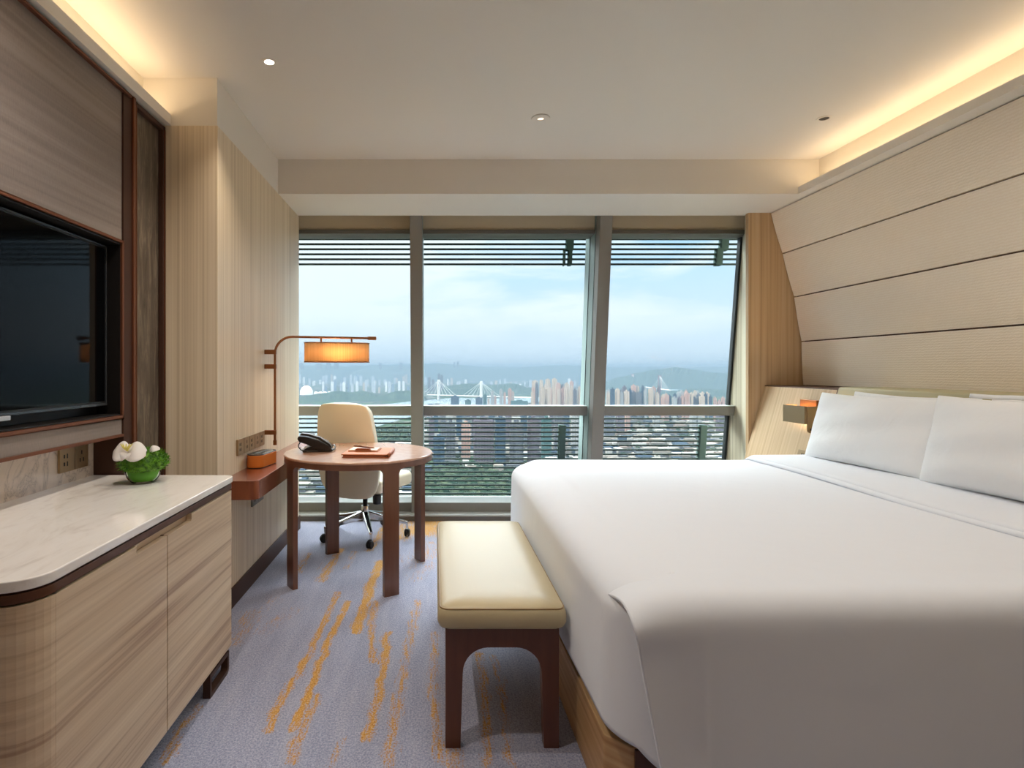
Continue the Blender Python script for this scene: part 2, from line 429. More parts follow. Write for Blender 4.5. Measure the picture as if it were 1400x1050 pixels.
# right frontal wood, reveal
fr = [(2.42,0)] + [(2.42,ZS)] + PR
struct(MB().prism([(2.42,0),(3.05,0),(3.05,ZS),(2.42,ZS)], 'y', 4.52, 4.56).build('wall_right', head_wood, smooth=False))
struct(MB().prism([(2.42,4.521),(2.557,4.87),(2.7,4.87),(2.46,4.561)], 'z', 0, 2.66).build('wall_right', reveal_wood, smooth=False))
mb = MB(); mb.hexa([(2.557,4.868,0),(3.05,4.868,0),(3.05,YF(0,.28),0),(2.557,YF(0,.28),0),(2.557,4.868,2.66),(3.05,4.868,2.66),(3.05,YF(2.66,.28)+.01,2.66),(2.557,YF(2.66,.28)+.01,2.66)])
struct(mb.build('wall_right', reveal_wood, smooth=False))
struct(B(3.0, 3.2, -2.2, 4.87, 0, ZC+.1).build('wall_right', white_paint, smooth=False))
# right cove
struct(B(2.645, 3.05, -2.0, 4.03, ZS+.014, ZC).build('wall_right', cove_paint, smooth=False))
struct(MB().box(2.50, 3.0, -2.0, 4.03, ZS, ZS+.012).box(2.50, 2.515, -2.0, 4.03, ZS+.012, ZS+.047).build('trim_7', white_paint, smooth=False))

# window
def win(n, x0, x1):
    w = thing('window_%d' % n, None, None, ((x0+x1)/2, 4.9, 1.2), kind='structure')
    MB_ = MB(); lean(MB_, x0, x1, .17, .33, .864, .944); MB_.build('transom', alu, w, bevel=.004)
    m2 = MB(); lean(m2, x0, x1, .168, .26, .9445, .950); m2.build('transom_lip', alu_light, w, smooth=False)
    m2 = MB(); lean(m2, x0, x1, .13, .33, 2.36, 2.392); m2.build('head_frame', alu_dark, w, bevel=.003)
    m2 = MB(); lean(m2, x0, x1, .15, .33, 2.392, 2.665); m2.build('head_board', beige_board, w, smooth=False)
    m2 = MB(); lean(m2, x0, x1, .268, .276, .12, .864); lean(m2, x0, x1, .268, .276, .944, 2.362); m2.build('glass', pane, w, smooth=False)
win(1, -1.55, -.20); win(2, -.10, 1.30); win(3, 1.397, 2.557)
for k, (x0, x1) in enumerate(((-.20,-.103),(1.30,1.397))):
    mb = MB(); lean(mb, x0, x1, 0, .12, 0, 2.66); mu = struct(mb.build('window_frame', alu, bevel=.004))
    mb = MB(); lean(mb, x0-.004, x1+.004, .12, .42, 0, 2.66); mb.build('outer_profile', alu_side, mu, smooth=False)
mb = MB(); lean(mb, 2.54, 2.557, .25, .30, 0, 2.4); struct(mb.build('window_frame', gasket, smooth=False))
mb = MB(); lean(mb, 1.292, 1.2955, .262, .27, .12, 2.36); struct(mb.build('window_frame', gasket, smooth=False))
struct(B(-1.6, 2.6, 4.872, 5.0, -.1, .047).build('window_sill', sill_stone, bevel=.004))
struct(B(-1.6, 2.6, 4.862, 4.872, 0, .036).build('baseboard_window', kick_grey, smooth=False))
struct(MB().box(-1.6, 2.6, 5.0, 5.05, -.1, .118).build('window_sill', alu, smooth=False))
struct(MB().box(-1.6, 2.6, 4.995, 5.25, .118, .126).build('window_sill', alu_light, bevel=.002))

# exterior sun louvres
louv_m = flat('louvre_grey', srgb(64,72,68), .8, 0, spec=0)
bracket_m = flat('bracket_grey', srgb(80,96,92), .8, 0, spec=0)
def louvres(zs, label, zb0, zb1, extra):
    r = thing('sun_louvre', label, 'louvre', (.5, YF(zs[0], .62), zs[0]))
    mb = MB()
    for z in zs: lean(mb, -1.7, 3.4, .60, .63, z-.0065, z+.0065)
    mb.build('slats', louv_m, r, smooth=False)
    for x0, x1, z0, z1 in extra:
        mb = MB(); lean(mb, x0, x1, .58, .65, z0, z1); mb.build('bracket', bracket_m, r, bevel=.004)
louvres([2.465-.0437*i for i in range(7)], 'grey horizontal sun louvres outside, across the top of the windows', 0, 0,
        [(1.168,1.232,2.32,2.5),(1.148,1.162,2.19,2.335),(1.19,1.222,2.19,2.325),(2.545,2.61,2.32,2.5),(2.51,2.565,2.19,2.34)])
louvres([.80-.0424*i for i in range(18)], 'grey horizontal sun louvres outside, below the window rail', 0, 0,
        [(1.155,1.215,.02,.74),(2.47,2.53,.02,.74)])

# ------------------------------------------------------------------ console
def rounded(pts, rad, n=8):
    out = []
    for i, p in enumerate(pts):
        r = rad[i]
        if r <= 0: out.append(p); continue
        a, c_ = Vector(pts[i-1]), Vector(pts[(i+1) % len(pts)]); p = Vector(p)
        d1 = (a-p).normalized(); d2 = (c_-p).normalized(); h = d1.angle(d2)/2
        t = r/math.tan(h); cc = p + (d1+d2).normalized()*(r/math.sin(h))
        s0 = p+d1*t-cc; s1 = p+d2*t-cc; a0 = math.atan2(s0.y,s0.x); a1 = math.atan2(s1.y,s1.x)
        da = (a1-a0+PI) % (2*PI) - PI
        for k in range(n+1):
            q = a0+da*k/n; out.append((cc.x+r*math.cos(q), cc.y+r*math.sin(q)))
    return out
con = thing('console_cabinet', 'light zebra-veneer console with white marble top under the television', 'cabinet', (-1.16, 1.86, 0))
def cplan(inset, xl=-1.463):
    xr = -.855-inset
    return rounded([(xl,1.235+inset),(xr,1.235+inset),(xr,2.50-inset),(xl,2.50-inset)], [0,.09-inset*.5,.035,0])
MB().prism(cplan(0), 'z', .783, .809).build('marble_top', marble, con, bevel=.004)
MB().prism(cplan(.010), 'z', .777, .784).prism(cplan(.004), 'z', .756, .778).build('metal_band', bronze, con, bevel=.002)
MB().prism(cplan(.024), 'z', .100, .757).build('body', console_wood, con, smooth=True)
MB().prism(cplan(.012), 'z', .088, .100).build('bottom_edge', bronze, con, smooth=False)
XF = -.857
# curved end panel (near corner) and doors
q = cplan(.002); q = [p for p in q if p[1] < 1.34 and p[0] > -1.44]
outer = [(-1.463,1.237)] + q; inner = [(x-.018 if y > 1.30 else x-.012, max(y+.018, 1.255)) for x, y in outer]
inner[0] = (-1.463, 1.255)
outer.append((XF, 1.322)); inner.append((XF-.018, 1.322))
mb = MB()
for i in range(len(outer)-1):
    mb.hexa([(*outer[i],.101),(*outer[i+1],.101),(*inner[i+1],.101),(*inner[i],.101),(*outer[i],.752),(*outer[i+1],.752),(*inner[i+1],.752),(*inner[i],.752)])
mb.build('end_panel', console_wood, con, weld=True)
def door(y0, y1, n0, n1):
    zt = .752; zn = .728
    pl = [(y0,.101),(y1,.101)]
    if n1 >= y1-1e-6: pl += [(y1,zn),(n0+.006,zn),(n0,zn+.006),(n0,zt),(y0,zt)]
    else: pl += [(y1,zt),(n1,zt),(n1,zn+.006),(n1-.006,zn),(y0,zn)]
    return MB().prism(pl, 'x', XF-.020, XF).build('door', console_wood, con, bevel=.0015, seg=2)
door(1.325, 1.871, 1.68, 1.871); door(1.876, 2.462, 1.876, 2.06)
MB().box(XF-.03, XF-.012, 1.872, 1.875, .101, .73).build('door_gap_strip', bronze, con, smooth=False)
def foot(y0, y1):
    t = .016
    o = rounded([(y0,0),(y1,0),(y1,.09),(y0,.09)], [.004,.028,.004,.004], 6)
    i_ = rounded([(y0+t,t),(y1-t,t),(y1-t,.09-t),(y0+t,.09-t)], [.002,.014,.002,.002], 6)
    mb = MB()
    n = len(o)
    for xx in (0,):
        vo0 = [mb.bm.verts.new((XF-.03, a, z)) for a, z in o]; vo1 = [mb.bm.verts.new((XF-.002, a, z)) for a, z in o]
        vi0 = [mb.bm.verts.new((XF-.03, a, z)) for a, z in i_]; vi1 = [mb.bm.verts.new((XF-.002, a, z)) for a, z in i_]
        for k in range(n):
            j = (k+1) % n
            mb.bm.faces.new([vo0[k],vo0[j],vo1[j],vo1[k]]); mb.bm.faces.new([vi0[j],vi0[k],vi1[k],vi1[j]])
            mb.bm.faces.new([vo1[k],vo1[j],vi1[j],vi1[k]]); mb.bm.faces.new([vo0[j],vo0[k],vi0[k],vi0[j]])
    mb.build('foot', dark_bronze, con)
foot(2.235, 2.44); foot(1.30, 1.50)
MB().box(-1.42,-1.38,1.35,1.4,0,.09).build('rear_foot', dark_bronze, con, smooth=False)
MB().box(-1.42,-1.38,2.3,2.35,0,.09).build('rear_foot', dark_bronze, con, smooth=False)

# ------------------------------------------------------------------ television
tv = thing('television', 'large black flat television recessed in the bronze-framed niche', 'television', (-1.41, 1.87, 1.45))
MB().box(-1.447, -1.398, 1.262, 2.484, 1.108, 1.782).build('casing', black_plastic, tv, bevel=.004)
scr = flat('tv_screen', srgb(7,8,10), .05, spec=.09)
MB().box(-1.398, -1.3965, 1.276, 2.472, 1.126, 1.770).build('screen', scr, tv, smooth=False)
bz = flat('tv_bezel_grey', srgb(84,88,94), .25, .6)
MB().box(-1.399,-1.392,1.262,2.484,1.776,1.783).box(-1.399,-1.392,1.262,2.484,1.108,1.118).box(-1.399,-1.393,2.478,2.484,1.108,1.783).box(-1.399,-1.393,1.262,1.268,1.108,1.783).build('bezel', bz, tv, bevel=.001)
MB().box(-1.399,-1.385,1.84,1.91,1.094,1.109).build('sensor', flat('silver_sensor', srgb(200,200,204), .3, .3), tv, bevel=.002)
MB().box(-1.449,-1.44,1.7,2.0,1.3,1.6).build('wall_bracket', black_plastic, tv, smooth=False)

# ------------------------------------------------------------------ wall outlets
hole = flat('outlet_hole', srgb(30,26,22), .6)
def outlet(label, x, y0, y1, z0, z1, nx, gangs, col, cat='outlet'):
    """plate on a wall facing +x (nx=1) or -x (nx=-1)"""
    w = (y1-y0)/gangs
    r = thing('wall_outlet', label, cat, (x, (y0+y1)/2, (z0+z1)/2))
    xs = sorted((x, x+nx*.011))
    MB().box(xs[0], xs[1], y0, y1, z0, z1).build('plate', col, r, bevel=.0015, seg=2)
    xf = x+nx*.0112; xs2 = sorted((xf-.003, xf+nx*.0006))
    for g in range(gangs):
        ya = y0+w*g
        mb = MB(); zc = (z0+z1)/2
        if g % 2 == 0:
            for dy, dz, sw, sh in ((.28,.16,.008,.014),(.28,-.16,.008,.014),(.48,.16,.006,.018),(.48,-.16,.006,.018)):
                cy = ya+w*dy; cz = zc+(z1-z0)*dz; mb.box(xs2[0], xs2[1], cy-sw/2, cy+sw/2, cz-sh/2, cz+sh/2)
        else:
            for dy, dz, sw, sh in ((.5,.18,.006,.016),(.38,-.14,.006,.016),(.62,-.14,.006,.016)):
                cy = ya+w*dy; cz = zc+(z1-z0)*dz; mb.box(xs2[0], xs2[1], cy-sw/2, cy+sw/2, cz-sh/2, cz+sh/2)
        mb.build('socket', hole, r, smooth=False)
        if g: MB().box(xs2[0], xs2[1], ya-.0008, ya+.0008, z0+.003, z1-.003).build('plate_joint', dark_bronze, r, smooth=False)
    return r
outlet('two bronze socket plates on the marble behind the console', -1.466, 2.27, 2.455, .855, .95, 1, 2, brass)
outlet('long brass socket strip on the wood wall above the copper shelf', -1.078, 3.17, 3.66, .790, .878, 1, 5, brass)
outlet('grey socket plate on the wood wall below the copper shelf', -1.078, 3.42, 3.64, .455, .545, 1, 2, alu)

# ------------------------------------------------------------------ copper shelf
sh = thing('wall_shelf', 'glossy copper-brown ledge shelf along the wood wall beside the round table', 'shelf', (-.985, 3.75, .65))
pl = rounded([(-1.077,2.93),(-.888,2.93),(-.888,4.62),(-1.077,4.62)], [0,.05,.01,0], 8)
MB().prism(pl, 'z', .605, .700).build('shelf_body', shelf_m, sh, bevel=.002, seg=2)

# speaker-like organiser on the shelf
sp = thing('desk_organiser', 'small orange leather box with dark glass top on the copper shelf', 'box', (-1.012, 3.42, .7005), rotz=math.radians(-9))
def stadium(lx, ly, n=10):
    return rounded([(-lx,-ly),(lx,-ly),(lx,ly),(-lx,ly)], [lx*.98]*4, n)
tan_or = flat('orange_leather', srgb(206,112,38), .45)
MB().prism(stadium(.05,.125), 'z', .003, .072).build('body', tan_or, sp, bevel=.003)
MB().prism(stadium(.0485,.1235), 'z', .071, .078).build('glass_top', flat('organiser_glass', srgb(60,62,64), .1), sp, bevel=.0015)
MB().prism(stadium(.047,.121), 'z', 0, .004).build('rubber_base', black_plastic, sp)
MB().box(-.012,.012,-.09,.09,.0775,.0788).build('slot', hole, sp, smooth=False)

# ------------------------------------------------------------------ flower bowl
fb = thing('flower_arrangement', 'white orchid on green moss ball in a round glass bowl on the console', 'flowers', (-1.165, 2.335, .8095))
prof = [(.0,.003),(.03,.0),(.045,.004),(.060,.022),(.066,.045),(.062,.068),(.052,.084),(.049,.084),(.059,.067),(.063,.045),(.057,.024),(.043,.008),(.0,.007)]
MB().lathe(prof, cap=False, c=(-1.165,2.335,.8095)).build('glass_bowl', vase_glass, fb, weld=True)
leafm = flat('leaf_lining', srgb(92,150,36), .35)
MB().lathe([(.0,.0075),(.043,.0088),(.0563,.0245),(.0622,.045),(.0590,.064),(.052,.070),(.0,.070)], cap=False, c=(-1.165,2.335,.8095)).build('leaf_lining', leafm, fb, weld=True)
m, nt, b = newmat('moss_green'); moss_m = m
nt.links.new(ramp(nt, noise(nt, coords(nt), 60, 3), [(.3, srgb(34,84,6)), (.7, srgb(108,164,30))]), b.inputs['Base Color']); b.inputs['Roughness'].default_value = .6
rnd = random.Random(3); mb = MB()
cx, cy, cz = -1.165, 2.335, .905
for k in range(1500):
    th = rnd.uniform(0, 2*PI); ph = math.acos(rnd.uniform(-.55, 1)); rr = 1+rnd.uniform(-.12,.05)
    d = Vector((math.sin(ph)*math.cos(th), math.sin(ph)*math.sin(th), math.cos(ph)*.62))
    p = Vector((cx,cy,cz-.012)) + Vector((d.x*.088, d.y*.088, d.z*.088))*rr
    nn = (d + Vector((rnd.uniform(-.6,.6), rnd.uniform(-.6,.6), rnd.uniform(-.3,.8)))).normalized()
    t = nn.cross(Vector((rnd.random(), rnd.random(), rnd.random()))).normalized()*.0022
    L = rnd.uniform(.009,.017)
    mb.bm.faces.new([mb.bm.verts.new(p-t), mb.bm.verts.new(p+t), mb.bm.verts.new(p+nn*L)])
mb.build('moss_ball', moss_m, fb, smooth=False)
mb = MB()
mb.grid(lambda u,v: (cx+.083*math.sin(PI*v)*math.cos(2*PI*u)*(1+.05*math.sin(22*u*PI+9*v)), cy+.083*math.sin(PI*v)*math.sin(2*PI*u), cz-.014+.05*math.cos(PI*v)*(1+.06*math.sin(30*u*PI))), 40, 16, True)
mb.build('moss_core', moss_m, fb)
petal_m = flat('orchid_petal', srgb(238,228,222), .5); petal_m.node_tree.nodes['Principled BSDF'].inputs['Subsurface Weight'].default_value = .1
def petal(ang, L, W, curl, nm='petal', c0=Vector((0,0,0))):
    mb = MB(); R = Matrix.Rotation(ang, 3, 'Z')
    def f(u, v):
        s = u*2-1; w = W*math.sin(PI*min(.98,(v*.86+.10)))**.65
        x = L*v; y = s*w; z = -curl*(v**2)*L - .25*W*(s*s)*.35 + .012*math.sin(v*3)
        return Vector((x, y, z))
    T = Matrix.Translation(Vector((cx-.018, cy-.082, cz+.034))+c0) @ Matrix.Rotation(math.radians(60), 4, 'X') @ Matrix.Rotation(ang, 4, 'Z')
    mb.grid(lambda u,v: T @ f(u,v), 9, 11)
    return mb.build(nm, petal_m, fb, mods=(('SOLIDIFY', dict(thickness=.0012)),))
petal(math.radians(172), .062, .042, .12); petal(math.radians(4), .064, .042, .2)
petal(math.radians(75), .045, .02, .5); petal(math.radians(232), .040, .018, .1); petal(math.radians(300), .036, .016, .35)
lip_m = flat('orchid_lip', srgb(226,214,110), .5)
mb = MB()
for a in (-.5,0,.5,1.0,-.9):
    p0 = Vector((cx-.018, cy-.088, cz+.042)); p1 = p0+Vector((.012*math.sin(a*1.3), -.008, .014)); p2 = p0+Vector((.028*math.sin(a), -.006, .028))
    mb.tube([p0,p1,p2],[.003,.0035,.0018],6)
mb.build('orchid_lip', lip_m, fb)
petal(math.radians(20), .036, .014, .2, 'petal', Vector((.06,.05,.0)))

# ------------------------------------------------------------------ wall lamp
wl = thing('wall_lamp', 'bronze swing-arm wall lamp with pleated oval shade over the round table', 'lamp', (-1.077, 3.70, 1.1))
PX = -1.013; pth = [(PX,3.70,.80),(PX,3.70,1.36)]
AD = Vector((.603,.22,0)).normalized()
for k in range(1, 9):
    a = PI/2*k/8; rr = .108
    pth.append((PX+AD.x*rr*(1-math.cos(a)), 3.70+AD.y*rr*(1-math.cos(a)), 1.36+rr*math.sin(a)))
end = Vector((PX,3.70,1.468))+AD*.60
pth.append(tuple(end))
MB().tube(pth, .0078, 14).build('pole', brass_dark, wl)
MB().tube([tuple(end), tuple(end+AD*.055)], .0125, 14).build('arm_end_cap', brass_dark, wl)
MB().tube([(PX,3.70,.782),(PX,3.70,.812)], .0115, 14).build('pole_end_cap', brass_dark, wl)
for z in (1.370, 1.278, .862):
    MB().box(-1.0775, -1.004, 3.689, 3.711, z-.0145, z+.0145).build('wall_bracket', brass_dark, wl, bevel=.002)
SC = Vector((PX,3.70,0))+AD*.395; SZ0, SZ1 = 1.308, 1.432
def oval(a, w, d, n=64):
    # stadium: straight along AD
    P_ = Vector((-AD.y, AD.x, 0)); h = w-d
    q = a*2*PI; c_, s_ = math.cos(q), math.sin(q)
    e = .55
    x = w*math.copysign(abs(c_)**e, c_); y = d*math.copysign(abs(s_)**(.9), s_)
    return SC + AD*x + P_*y
mb = MB(); mb.grid(lambda u,v: (*(oval(u,.212,.075).to_2d()), SZ0+(SZ1-SZ0)*v), 96, 3, True)
mb.build('shade', shade_m, wl, mods=(('SOLIDIFY', dict(thickness=.0015)),))
mb = MB()
for z in (SZ0, SZ1):
    mb.tube([(*(oval(k/64,.2125,.0755).to_2d()), z) for k in range(65)], .0035, 8, cap=False)
mb.build('shade_rim', brass_dark, wl)
for t in (.29, .49):
    p = Vector((PX,3.70,0))+AD*t
    MB().tube([(p.x,p.y,1.462),(p.x,p.y,1.425)], .006, 10).build('hanger', brass_dark, wl)
p0 = SC-AD*.15; p1 = SC+AD*.15
MB().tube([(p0.x,p0.y,1.425),(p1.x,p1.y,1.425)], .006, 8).build('lamp_holder', brass_dark, wl)
for t in (-.08,.08):
    p = SC+AD*t
    mbb = MB().lathe([(.004,.0),(.02,-.01),(.026,-.03),(.018,-.055),(.004,-.062)], c=(p.x,p.y,1.418), n=20).build('bulb', emit('bulb_glow', (1,.78,.5,1), 6), wl)

# ------------------------------------------------------------------ round table
tb = thing('round_table', 'round brown wooden table with four flat curved legs beside the window', 'table', (-.473, 3.64, 0), local=True)
TR = .455
MB().lathe([(.0,.735),(TR-.006,.735),(TR,.738),(TR,.746),(TR-.004,.75),(.0,.75)], n=96, cap=False).build('table_top', table_top_m, tb, weld=True)
MB().lathe([(TR-.002,.705),(TR-.002,.736),(TR-.034,.736),(TR-.034,.705),(TR-.002,.705)], n=96, cap=False).build('apron', table_wood, tb, weld=True)
for deg in (32, 122, 216, 301):
    a0 = math.radians(deg); mb = MB(); hw = .046/TR
    zs = [0,.3,.6,.668] + [.668+.037*(1-math.cos(PI/2*k/8)) if False else .668+.037*math.sin(PI/2*k/8) for k in range(1,9)]
    secs = []
    for z in zs:
        f = 0 if z <= .668 else (1-math.sqrt(max(0,1-((z-.668)/.037)**2)))
        h = hw + f*.037/TR
        ring = []
        for k in range(7): 
            a = a0-h+2*h*k/6; ring.append(((TR-.002)*math.cos(a),(TR-.002)*math.sin(a),z))
        for k in range(7):
            a = a0+h-2*h*k/6; ring.append(((TR-.032)*math.cos(a),(TR-.032)*math.sin(a),z))
        secs.append([mb.bm.verts.new(p) for p in ring])
    for i in range(len(secs)-1):
        for k in range(14): mb.bm.faces.new([secs[i][k],secs[i][(k+1)%14],secs[i+1][(k+1)%14],secs[i+1][k]])
    mb.bm.faces.new(secs[0][::-1]); mb.bm.faces.new(secs[-1])
    mb.build('leg', table_wood, tb)

# telephone
ph = thing('desk_telephone', 'black desk telephone with raised cradle on the round table', 'telephone', (-.735, 3.70, .7505), rotz=math.radians(8))
# side profile in local XZ: high at -x, low at +x
prof = [(-.125,.083),(-.118,.10),(-.07,.094),(.0,.072),(.06,.040),(.085,.018),(.085,.008),(.06,.004),(-.01,.022),(-.06,.045),(-.115,.066)]
MB().prism(prof, 'y', -.105, .105).build('keypad_housing', phone_black, ph, bevel=.004)
MB().prism([(-.095,0),(.05,0),(.075,.006),(.02,.022),(-.03,.034),(-.06,.030),(-.095,.010)], 'y', -.09, .09).build('base', phone_black, ph, bevel=.003)
mb = MB().prism([(-.112,.104),(-.10,.118),(-.06,.114),(.01,.092),(.07,.052),(.088,.028),(.078,.024),(.055,.046),(.0,.078),(-.06,.098)], 'y', -.098, -.048)
mb.build('handset', phone_black, ph, bevel=.006)
MB().box(-.085,-.03,.0,.08,.093,.1005).xf(Matrix.Identity(4)).build('display', flat('phone_display', srgb(66,70,66), .15), ph, bevel=.002)
mb = MB()
for i in range(4):
    for j in range(3):
        x = .0+i*.016; z = .076-i*.0095; y = .005+j*.026
        mb.box(x, x+.010, y, y+.016, z-.012, z+.002)
mb.build('keypad', flat('phone_keys', srgb(58,54,50), .5), ph, smooth=False)
cp = [(-.11+.012*math.sin(k*.9)+.0012*k, -.112+.008*math.cos(k*1.3), .035+.018*math.sin(k*.45)) for k in range(26)]
MB().tube([(-.10,-.07,.07)]+[( -.10-.018*math.sin(t*PI), -.108, .068-.052*t+.0*t) for t in (.2,.4,.6,.8,1)]+[(-.06,-.112,.008),(.0,-.104,.006)], .0035, 8).build('cord', phone_black, ph)
MB().tube([(.083,-.10,.012),(.10,-.06,.012),(.10,.06,.014),(.09,.09,.02)], .006, 8).build('front_rail', phone_black, ph)

# leather folder + memo pad
tanl = flat('tan_leather', srgb(164,88,46), .5)
tanl2 = flat('tan_leather_light', srgb(190,118,74), .6, spec=.2)
fo = thing('leather_folder', 'tan leather writing folder lying flat on the round table', 'folder', (-.40, 3.52, .7505), rotz=math.radians(-3))
MB().box(-.13,.13,-.15,.15,0,.006).build('back_cover', tanl, fo, bevel=.002)
MB().box(-.125,.118,-.145,.145,.006,.014).build('pages', flat('folder_inside', srgb(120,66,40), .7), fo, smooth=False)
MB().box(-.135,.13,-.15,.15,.014,.020).build('front_cover', tanl2, fo, bevel=.002)
mb = MB(); mb.grid(lambda u,v: (.13+.011*math.sin(PI*u), -.15+.30*v, .010+.0095*math.cos(PI*u)), 9, 2)
mb.build('spine', tanl, fo, mods=(('SOLIDIFY', dict(thickness=.002)),))
pad = thing('memo_pad', 'small tan leather memo holder with paper on top of the writing folder', 'notepad', (-.425, 3.55, .7712), rotz=math.radians(-4))
MB().box(-.09,.09,-.07,.07,0,.005).build('holder', tanl2, pad, bevel=.0015)
MB().box(-.085,.08,-.062,.062,.005,.008).build('paper', flat('memo_paper', srgb(236,222,206), .8), pad, smooth=False)
MB().prism([(-.05,.0082),(.045,.0082),(.035,.017),(-.01,.019),(-.04,.016)], 'y', -.068, -.03).build('pen_loop', tanl, pad, bevel=.002)
pen = thing('pen', 'slim copper pen resting on the tan memo holder', 'pen', (-.43, 3.515, .7945), rotz=math.radians(-14))
MB().tube([(-.065,0,.004),(-.055,0,.004),(.06,0,-.003),(.07,0,-.004)], [.0015,.0045,.0045,.0012], 12).build('pen_body', copper, pen)
MB().box(-.05,-.015,-.0012,.0012,.007,.009).build('clip', brass, pen, smooth=False)

# ------------------------------------------------------------------ office chair
ch = thing('office_chair', 'cream leather swivel chair behind the round table', 'chair', (-.53, 4.43, 0), rotz=math.radians(-28))
def backf(u, v, side):
    s = u*2-1
    z = .335 + .685*v
    w = (.222 + .046*math.sin(min(1,v/.42)*PI/2)) if v < .42 else .268 - .052*((v-.42)/.58)**1.1
    w *= (1-.0*v)
    # round corners
    ce = 1.0
    if v > .9: ce = (1-((v-.9)/.1)**2.6*.13)
    if v < .12: ce = (1-((.12-v)/.12)**2.2*.22)
    x = s*w*ce
    zz = z - (.018*abs(s)**3 if v > .5 else -.03*abs(s)**3)*(1 if v>.5 else (1-v*2)) 
    y = -.225 - .055*v + .055*s*s*(1-.45*v)
    return Vector((x, y, zz))
mb = MB(); mb.grid(lambda u,v: backf(u,v,0), 15, 20)
mb.build('backrest', cream_leather, ch, mods=(('SOLIDIFY', dict(thickness=.07, offset=0)),('BEVEL', dict(width=.02, segments=3, limit_method='ANGLE', angle_limit=1.0)),('SUBSURF', dict(levels=1, render_levels=1))))
mb = MB(); sp_ = rounded([(-.255,-.19),(.255,-.19),(.25,.33),(-.25,.33)], [.03,.03,.09,.09], 8)
mb.prism(sp_, 'z', .368, .468)
mb.build('seat', cream_leather, ch, bevel=.028, seg=4)
MB().prism(rounded([(-.18,-.16),(.18,-.16),(.14,.16),(-.14,.16)],[.03]*4,5), 'z', .348, .370).build('seat_plate', black_plastic, ch, bevel=.004)
MB().prism([(-.14,.352),(.16,.352),(.10,.318),(-.08,.300),(-.12,.318)], 'y', -.06, .06).xf(Matrix.Rotation(PI/2,4,'Z')).build('tilt_mechanism', black_plastic, ch, bevel=.006)
MB().tube([(-.05,0,.335),(-.13,-.03,.335),(-.20,-.05,.332),(-.235,-.058,.318),(-.23,-.06,.296),(-.215,-.06,.286)], [.012,.012,.013,.014,.013,.012], 10).build('lever', black_plastic, ch)
MB().tube([(.07,.0,.335),(.10,-.01,.335),(.115,-.02,.33)], .01, 8).build('knob_stem', black_plastic, ch)
MB().lathe([(.02,0),(.03,.006),(.032,.07),(.026,.078)], c=(.12,-.02,.255), n=20).build('tension_knob', black_plastic, ch)
MB().lathe([(.0,.0),(.022,.0),(.022,.02),(.018,.03),(.018,.15),(.0,.15)], c=(0,0,.165), n=24, cap=False).build('gas_lift', black_plastic, ch, weld=True)
MB().lathe([(.0,.0),(.032,.0),(.034,.05),(.030,.085),(.0,.085)], c=(0,0,.145), n=24, cap=False).build('lift_collar', chrome, ch, weld=True)
castm = flat('caster_black', srgb(20,20,21), .45)
for k in range(5):
    ang = math.radians(-4+28+72*k); d = Vector((math.cos(ang), math.sin(ang), 0)); p = Vector((-d.y, d.x, 0))
    mb = MB(); secs = []
    for t, z0, z1, w in ((.02,.135,.195,.024),(.12,.122,.165,.021),(.22,.108,.138,.017),(.325,.098,.118,.013)):
        secs.append([mb.bm.verts.new(d*t + p*(w*sx) + Vector((0,0,z))) for sx, z in ((-1,z0),(1,z0),(1,z1-.006),(.6,z1),(-.6,z1),(-1,z1-.006))])
    for i in range(3):
        for j in range(6): mb.bm.faces.new([secs[i][j],secs[i][(j+1)%6],secs[i+1][(j+1)%6],secs[i+1][j]])
    mb.bm.faces.new(secs[0][::-1]); mb.bm.faces.new(secs[-1])
    mb.build('base_arm', chrome, ch, bevel=.002, seg=2)
    c0 = d*.318
    cs = MB().tube([c0+Vector((0,0,.10)), c0+Vector((0,0,.06))], .010, 10).build('caster', chrome, ch)
    sw = math.radians(40*k+20); ax = Vector((math.cos(sw), math.sin(sw), 0)); cc = c0+Vector((-ax.y,ax.x,0))*.012
    for sgn in (-1, 1):
        mb = MB(); mb.lathe([(.004,-.009),(.022,-.009),(.028,-.004),(.028,.004),(.022,.009),(.004,.009)], n=20)
        R = Vector((0,0,1)).rotation_difference(ax).to_matrix().to_4x4()
        mb.xf(Matrix.Translation(cc+ax*(.011*sgn)+Vector((0,0,.0285))) @ R)
        mb.build('wheel', castm, cs)
    mb = MB().tube([cc-ax*.008+Vector((0,0,.045)), cc+ax*.008+Vector((0,0,.045))], .02, 12); mb.build('caster_hood', castm, cs)

# ------------------------------------------------------------------ bench
bn = thing('bed_bench', 'long cream leather bench with dark brown arched ends at the bed foot', 'bench', (.225, 2.48, 0))
def cushion(u, v):
    pass
BX0, BX1, BY0, BY1 = .012, .432, 1.922, 3.03
mb = MB()
prof_c = [(.0,.402,.012),(.0,.43,.0),(.0,.462,.002),(.006,.476,0),(.03,.486,0),(.08,.491,0),(.16,.494,0)]
def cring(ins, z, bulge, r=.03):
    return rounded([(BX0+ins-bulge,BY0+ins-bulge),(BX1-ins+bulge,BY0+ins-bulge),(BX1-ins+bulge,BY1-ins+bulge),(BX0+ins-bulge,BY1-ins+bulge)], [max(.004,r-ins*.1)]*4, 6), z
rings = []
for ins, z, bg in ((.012,.402,0),(.003,.408,0),(.0,.425,.004),(.0,.448,.004),(.001,.464,.001),(.005,.472,0),(.012,.4765,0),(.03,.483,0),(.07,.489,0),(.12,.492,0),(.17,.493,0)):
    pl_, zz = cring(ins, z, bg); rings.append([mb.bm.verts.new((x,y,zz)) for x,y in pl_])
for i in range(len(rings)-1):
    n = len(rings[i])
    for k in range(n): mb.bm.faces.new([rings[i][k],rings[i][(k+1)%n],rings[i+1][(k+1)%n],rings[i+1][k]])
